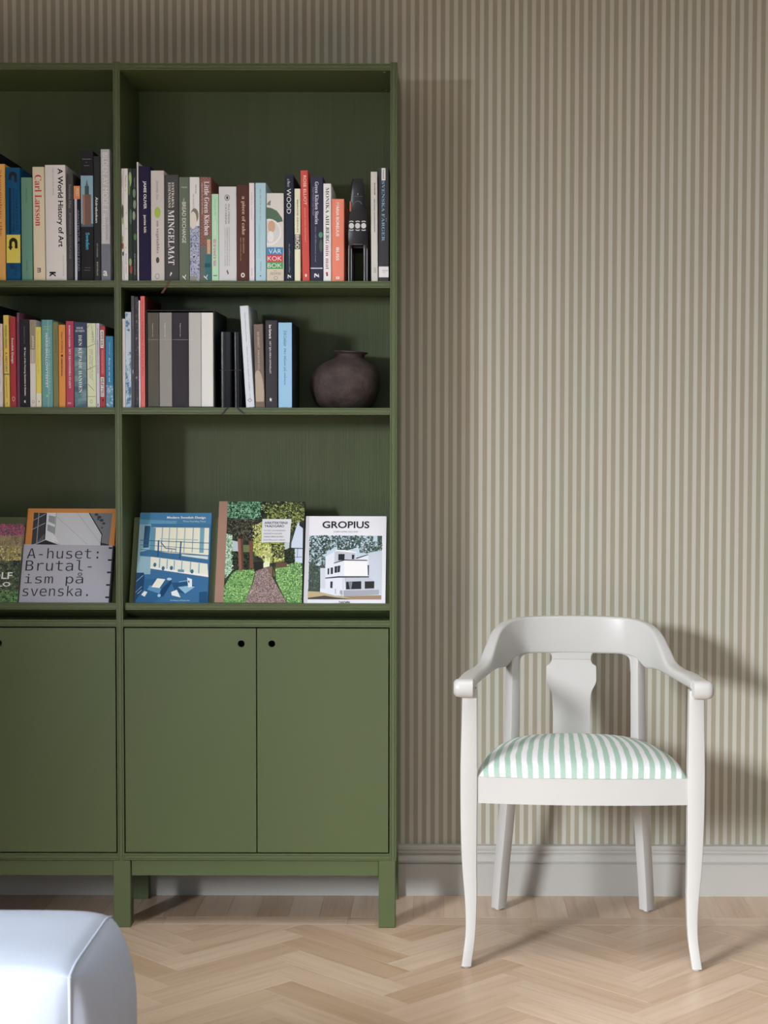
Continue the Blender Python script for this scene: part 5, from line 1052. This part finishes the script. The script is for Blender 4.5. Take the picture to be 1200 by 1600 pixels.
# ------------------------------------------------------------------ clay jar
jar = thing('clay_jar', 'round dark hand-built clay jar with a narrow flared rim, beside the light blue book', 'jar', (-.2410, -.17, ZS2 + .0004))
prof = [(.0, .0), (.052, 0), (.066, .006), (.0775, .02), (.0855, .042), (.0883, .062), (.0862, .08), (.078, .098), (.063, .112), (.047, .121), (.0375, .1265), (.0345, .1315), (.0355, .1365), (.0405, .1395), (.0425, .1412), (.0418, .1430), (.0385, .1425), (.0330, .1385), (.0300, .131), (.034, .123), (.058, .108), (.076, .085), (.08, .06), (.07, .02), (.045, .007), (0, .007)]
prof = spline(prof, 3)
bm = bmesh.new()
NS = 56
rings = []
for rr, z in prof:
    rg = []
    for i in range(NS):
        a = 2 * math.pi * i / NS
        k = 1 + .022 * noise.noise(Vector((math.cos(a) * 1.6, math.sin(a) * 1.6, z * 22))) + .008 * noise.noise(Vector((math.cos(a) * 6, math.sin(a) * 6, z * 60)))
        sh = .0155 * clampf((z - .06) / .075, 0, 1) ** 1.6 if rr > .001 else 0
        x, y = max(rr, .0004) * k * math.cos(a) + sh, max(rr, .0004) * k * math.sin(a)
        rg.append((x, y, max(0, z + (-.055 * (x - sh)) * clampf((z - .1) / .03, 0, 1))))
    rings.append(rg)
add_loft(bm, rings)
fix_normals(bm)
from_bm('jar_body', bm, [M_CLAY], jar, 60)

# ------------------------------------------------------------------ white armchair
ch = thing('armchair', 'white painted bow-back wooden armchair with a green striped seat, standing beside the bookcase', 'chair', (.334, -.384, 0), (0, 0, R(-2.1)))
def square_leg(st, ang=0, name='leg', k=2):
    """st: x, y, z, half width, half depth from the floor up"""
    bm = bmesh.new()
    rings = []
    for x, y, z, hx, hy in st:
        ca_, sa_ = math.cos(ang), math.sin(ang)
        rings.append([(x + a * ca_ - b * sa_, y + a * sa_ + b * ca_, z) for a, b in rrect(hx, hy, .0028, k)])
    add_loft(bm, rings)
    fix_normals(bm)
    return from_bm(name, bm, [M_WHITE], ch, 40)
FL = [(.263, -.237, .0045, .0112, .0125), (.262, -.235, .012, .0112, .0127), (.2595, -.2315, .03, .0113, .013), (.2555, -.2255, .06, .0114, .0135), (.2535, -.2205, .09, .0117, .0145), (.2530, -.217, .13, .0128, .016), (.2540, -.215, .17, .0145, .0175), (.2565, -.214, .22, .0163, .019), (.2580, -.2135, .27, .0177, .020), (.2588, -.213, .34, .0188, .021), (.2590, -.213, .44, .0195, .021), (.2588, -.213, .5, .0188, .0205), (.2582, -.2145, .57, .0178, .019), (.2578, -.216, .64, .0168, .018)]
RL = [(.190, .240, .0045, .0145, .0145), (.1885, .2355, .03, .0145, .0145), (.182, .218, .12, .0148, .0148), (.1735, .198, .22, .0150, .0150), (.1655, .181, .33, .0152, .0152), (.1605, .173, .42, .0150, .0150), (.1585, .1725, .5, .0140, .0140), (.1575, .176, .58, .0138, .0138), (.1570, .179, .630, .0132, .0132), (.1570, .180, .652, .0118, .0118), (.1570, .181, .69, .0105, .0105)]
for sx in (-1, 1):
    for st, ang, pr in ((FL, 0, .0085), (RL, R(40) , .009)):
        f = spline(st, 3)
        lg = square_leg([(sx * a, b, c, d, e) for a, b, c, d, e in f], ang)
        bm = bmesh.new()
        bmesh.ops.create_cone(bm, cap_ends=True, segments=16, radius1=pr * .9, radius2=pr, depth=.0052)
        pad = from_bm('foot_pad', bm, [M_PAD], lg)
        pad.location = (sx * st[0][0], st[0][1], .0027)
# bow: crest rail and arms in one sweep
CR = [(0, .222, .762, .667, .011, .006), (.07, .218, .7615, .667, .011, .006), (.125, .203, .760, .667, .011, .006), (.158, .178, .757, .660, .0118, .006), (.180, .150, .750, .641, .012, .006), (.198, .115, .735, .642, .013, .0065), (.212, .070, .705, .643, .0145, .007), (.2245, .025, .674, .641, .0165, .008), (.238, -.03, .6635, .639, .019, .009), (.251, -.095, .664, .638, .0205, .009), (.260, -.16, .664, .639, .0215, .0095), (.2665, -.225, .663, .640, .0225, .0095)]
half = spline(CR, 5)
full = [(-a, *r) for a, *r in half[::-1]] + half[1:]
rings = []
for i, (x, y, zt, zb, hw, r) in enumerate(full):
    p, q = full[max(0, i - 1)], full[min(len(full) - 1, i + 1)]
    t = Vector((q[0] - p[0], q[1] - p[1], 0)).normalized()
    nrm = Vector((-t.y, t.x, 0))
    rings.append([Vector((x, y, (zt + zb) / 2)) + nrm * a + Vector((0, 0, b)) for a, b in rrect(hw, (zt - zb) / 2, min(r, (zt - zb) / 2 * .92), 3)])
bm = bmesh.new()
add_loft(bm, rings)
# tab over the splat and the rounded corners of the two openings
add_prism(bm, [(-.0575, .652), (.0405, .652), (.0405, .659), (.0425, .664), (.047, .669), (-.064, .669), (-.0595, .664), (-.0575, .659)], lambda x, z: (x, .2115, z), lambda x, z: (x, .231, z))
for sx in (-1, 1):
    arc = [(.151, .585), (.151, .6695), (.112, .6695)] + [(.120 + .0185 * math.sin(R(q)), .6485 + .0185 * math.cos(R(q))) for q in range(0, 91, 15)] + [(.1400, .625), (.1480, .585)]
    add_prism(bm, [(sx * a, b) for a, b in arc], lambda x, z: (x, .185 + (.143 - abs(x)) * .55, z), lambda x, z: (x, .204 + (.143 - abs(x)) * .5, z))
fix_normals(bm)
from_bm('crest_rail', bm, [M_WHITE], ch, 38)
# scrolled hand grips
for sx in (-1, 1):
    bm = bmesh.new()
    rings = []
    L = .0475
    for i in range(13):
        t = i / 12
        k = math.sqrt(max(.02, 1 - (abs(t - .5) / .5) ** (3.2 if t > .5 else 12)))
        rings.append([(sx * (.2465 + L * t), -.2350 + a * (.60 + .40 * k), .6435 + b * (.55 + .45 * k)) for a, b in rrect(.0235, .0212, .019, 5)])
    add_loft(bm, rings)
    fix_normals(bm)
    from_bm('hand_grip', bm, [M_WHITE], ch, 50)
# splat
cx = -.0087
hs = [(.049, .6515), (.0495, .648), (.0525, .642), (.0580, .6375), (.0625, .635), (.0630, .632), (.0630, .598), (.0605, .590), (.0545, .580), (.0500, .570), (.0480, .555), (.0465, .52), (.0470, .43)]
out = [(cx + a, z) for a, z in hs] + [(cx - a, z) for a, z in hs[::-1]]
bm = bmesh.new()
yy = lambda z: .158 + (z - .43) * .245
add_prism(bm, out, lambda x, z: (x, yy(z), z), lambda x, z: (x, yy(z) + .0145, z))
fix_normals(bm)
from_bm('splat', bm, [M_WHITE], ch)
# seat frame with a bowed front rail
front = [(.2395 * (1 - 2 * i / 12), -.229 - .0165 * (1 - (1 - 2 * i / 12) ** 2)) for i in range(13)]
out = front + [(-.2395, -.19), *[(-.155 - .0845 * (1 - (q / 8) ** 2.2), -.19 + .36 * q / 8) for q in range(1, 9)], (-.155, .178), (.155, .178), *[(.155 + .0845 * (1 - (q / 8) ** 2.2), -.19 + .36 * q / 8) for q in range(8, 0, -1)], (.2395, -.19)]
bm = bmesh.new()
add_prism(bm, out, lambda x, y: (x, y, .378), lambda x, y: (x, y, .4385))
fix_normals(bm)
from_bm('seat_frame', bm, [M_WHITE], ch, 20)
# upholstered seat
bm = bmesh.new()
N = 40
uvl = bm.loops.layers.uv.new('stripe')
grid, par = {}, {}
for i in range(N + 1):
    for j in range(N + 1):
        u, v = 2 * i / N - 1, 2 * j / N - 1
        u, v = math.sin(u * math.pi / 2) * .35 + u * .65, math.sin(v * math.pi / 2) * .35 + v * .65
        hw = .155 + .0828 * (1 - max(0, (v + 1) / 2) ** 2.2)
        yf = -.2265 - .0150 * (1 - u * u)
        y = yf + (.163 - yf) * (v + 1) / 2
        e = (max(0, 1 - abs(u) ** 9) ** .5) * (max(0, 1 - abs(v) ** 8) ** .5)
        z = .4388 + .027 * e + .026 * (1 - u * u) ** .9 * (1 - v * v * .7) * e ** .3 + .0012 * noise.noise(Vector((u * 3, v * 3, 0)))
        grid[i, j] = bm.verts.new((u * hw + .004 * e * u, y - .004 * e * min(0, v), z))
        par[i, j] = u
for i in range(N):
    for j in range(N):
        f = bm.faces.new((grid[i, j], grid[i + 1, j], grid[i + 1, j + 1], grid[i, j + 1]))
        for lp, (a, b) in zip(f.loops, ((i, j), (i + 1, j), (i + 1, j + 1), (i, j + 1))):
            lp[uvl].uv = (par[a, b] * 9.5 + .37, b / N)
bot = [grid[i, 0] for i in range(N + 1)] + [grid[N, j] for j in range(1, N + 1)] + [grid[i, N] for i in range(N - 1, -1, -1)] + [grid[0, j] for j in range(N - 1, 0, -1)]
bm.faces.new(bot[::-1])
from_bm('seat_cushion', bm, [M_SEAT], ch, 60)

# ------------------------------------------------------------------ pale blue ottoman
ot = thing('ottoman', 'pale blue linen ottoman with piped seams, in front of the bookcase', 'ottoman', (-1.0, -1.80, 0))
hx_, hy_, zt_, zb_ = .45, .158, .42, .004
bm = bmesh.new()
def g(t):
    t = clampf(t, 0, 1)
    return math.sqrt(1 - (1 - t) ** 2)
def surf(p):
    x, y, z = p
    bx = .058 * g((zt_ - z) / .13) * g((y + hy_) / .14) * g((hy_ - y) / .10) * g((z - zb_) / .08)
    by = .030 * g((zt_ - z) / .14) * g((hx_ - x) / .16) * g((x + hx_) / .16) * g((z - zb_) / .08)
    bz = .014 * g((hx_ - abs(x)) / .14) * g((hy_ - abs(y)) / .1)
    bz -= .008 * max(0, 1 - (hx_ - abs(x)) / .055) ** 2 * max(0, 1 - (hy_ - abs(y)) / .055) ** 2
    return bx, by, bz
NX, NY, NZ = 48, 24, 26
def ease(t):
    return .5 - .5 * math.cos(math.pi * t)
def lin(a, b, n):
    return [a + (b - a) * (.55 * i / n + .45 * ease(i / n)) for i in range(n + 1)]
X, Y, Z = lin(-hx_, hx_, NX), lin(-hy_, hy_, NY), lin(zb_, zt_, NZ)
def patch(A, Bq, fn, flip):
    vs = [[bm.verts.new(fn(a, b)) for b in Bq] for a in A]
    for i in range(len(A) - 1):
        for j in range(len(Bq) - 1):
            q = (vs[i][j], vs[i + 1][j], vs[i + 1][j + 1], vs[i][j + 1])
            bm.faces.new(q[::-1] if flip else q)
def wr(x, y, z):
    return .0025 * noise.noise(Vector((x * 9, y * 9, z * 9)))
patch(X, Y, lambda x, y: (x, y, zt_ + surf((x, y, zt_))[2]), False)
patch(X, Y, lambda x, y: (x, y, zb_), True)
for s, fl in ((-1, False), (1, True)):
    patch(X, Z, lambda x, z: (x, s * (hy_ + surf((x, s * hy_, z))[1] + wr(x, 0, z) * g((zt_ - z) / .1) * g((hx_ - abs(x)) / .1)), z + surf((x, s * hy_, zt_))[2] * (z / zt_) ** 4), fl)
    patch(Y, Z, lambda y, z: (s * (hx_ + surf((s * hx_, y, z))[0]), y, z + surf((s * hx_, y, zt_))[2] * (z / zt_) ** 4), not fl)
bmesh.ops.remove_doubles(bm, verts=bm.verts[:], dist=1e-5)
fix_normals(bm)
from_bm('upholstery', bm, [M_OTTO], ot, 55)
zz = zt_ - .0005
for name_pts in ([(hx_, -hy_, zz), (hx_, hy_, zz)], [(hx_, -hy_, .01), (hx_, -hy_, zz)], [(-hx_, -hy_, zz), (hx_, -hy_, zz)], [(-hx_, hy_, zz), (hx_, hy_, zz)]):
    bm = bmesh.new()
    a, b = Vector(name_pts[0]), Vector(name_pts[1])
    P = [a.lerp(b, i / 24) for i in range(25)]
    add_tube(bm, [(p.x, p.y, p.z + surf((p.x, p.y, zt_))[2] * (p.z / zt_) ** 4) for p in P], .0024 if abs(a.x - b.x) < .01 else .0011, 8)
    from_bm('piping', bm, [M_OTTO], ot, 60)
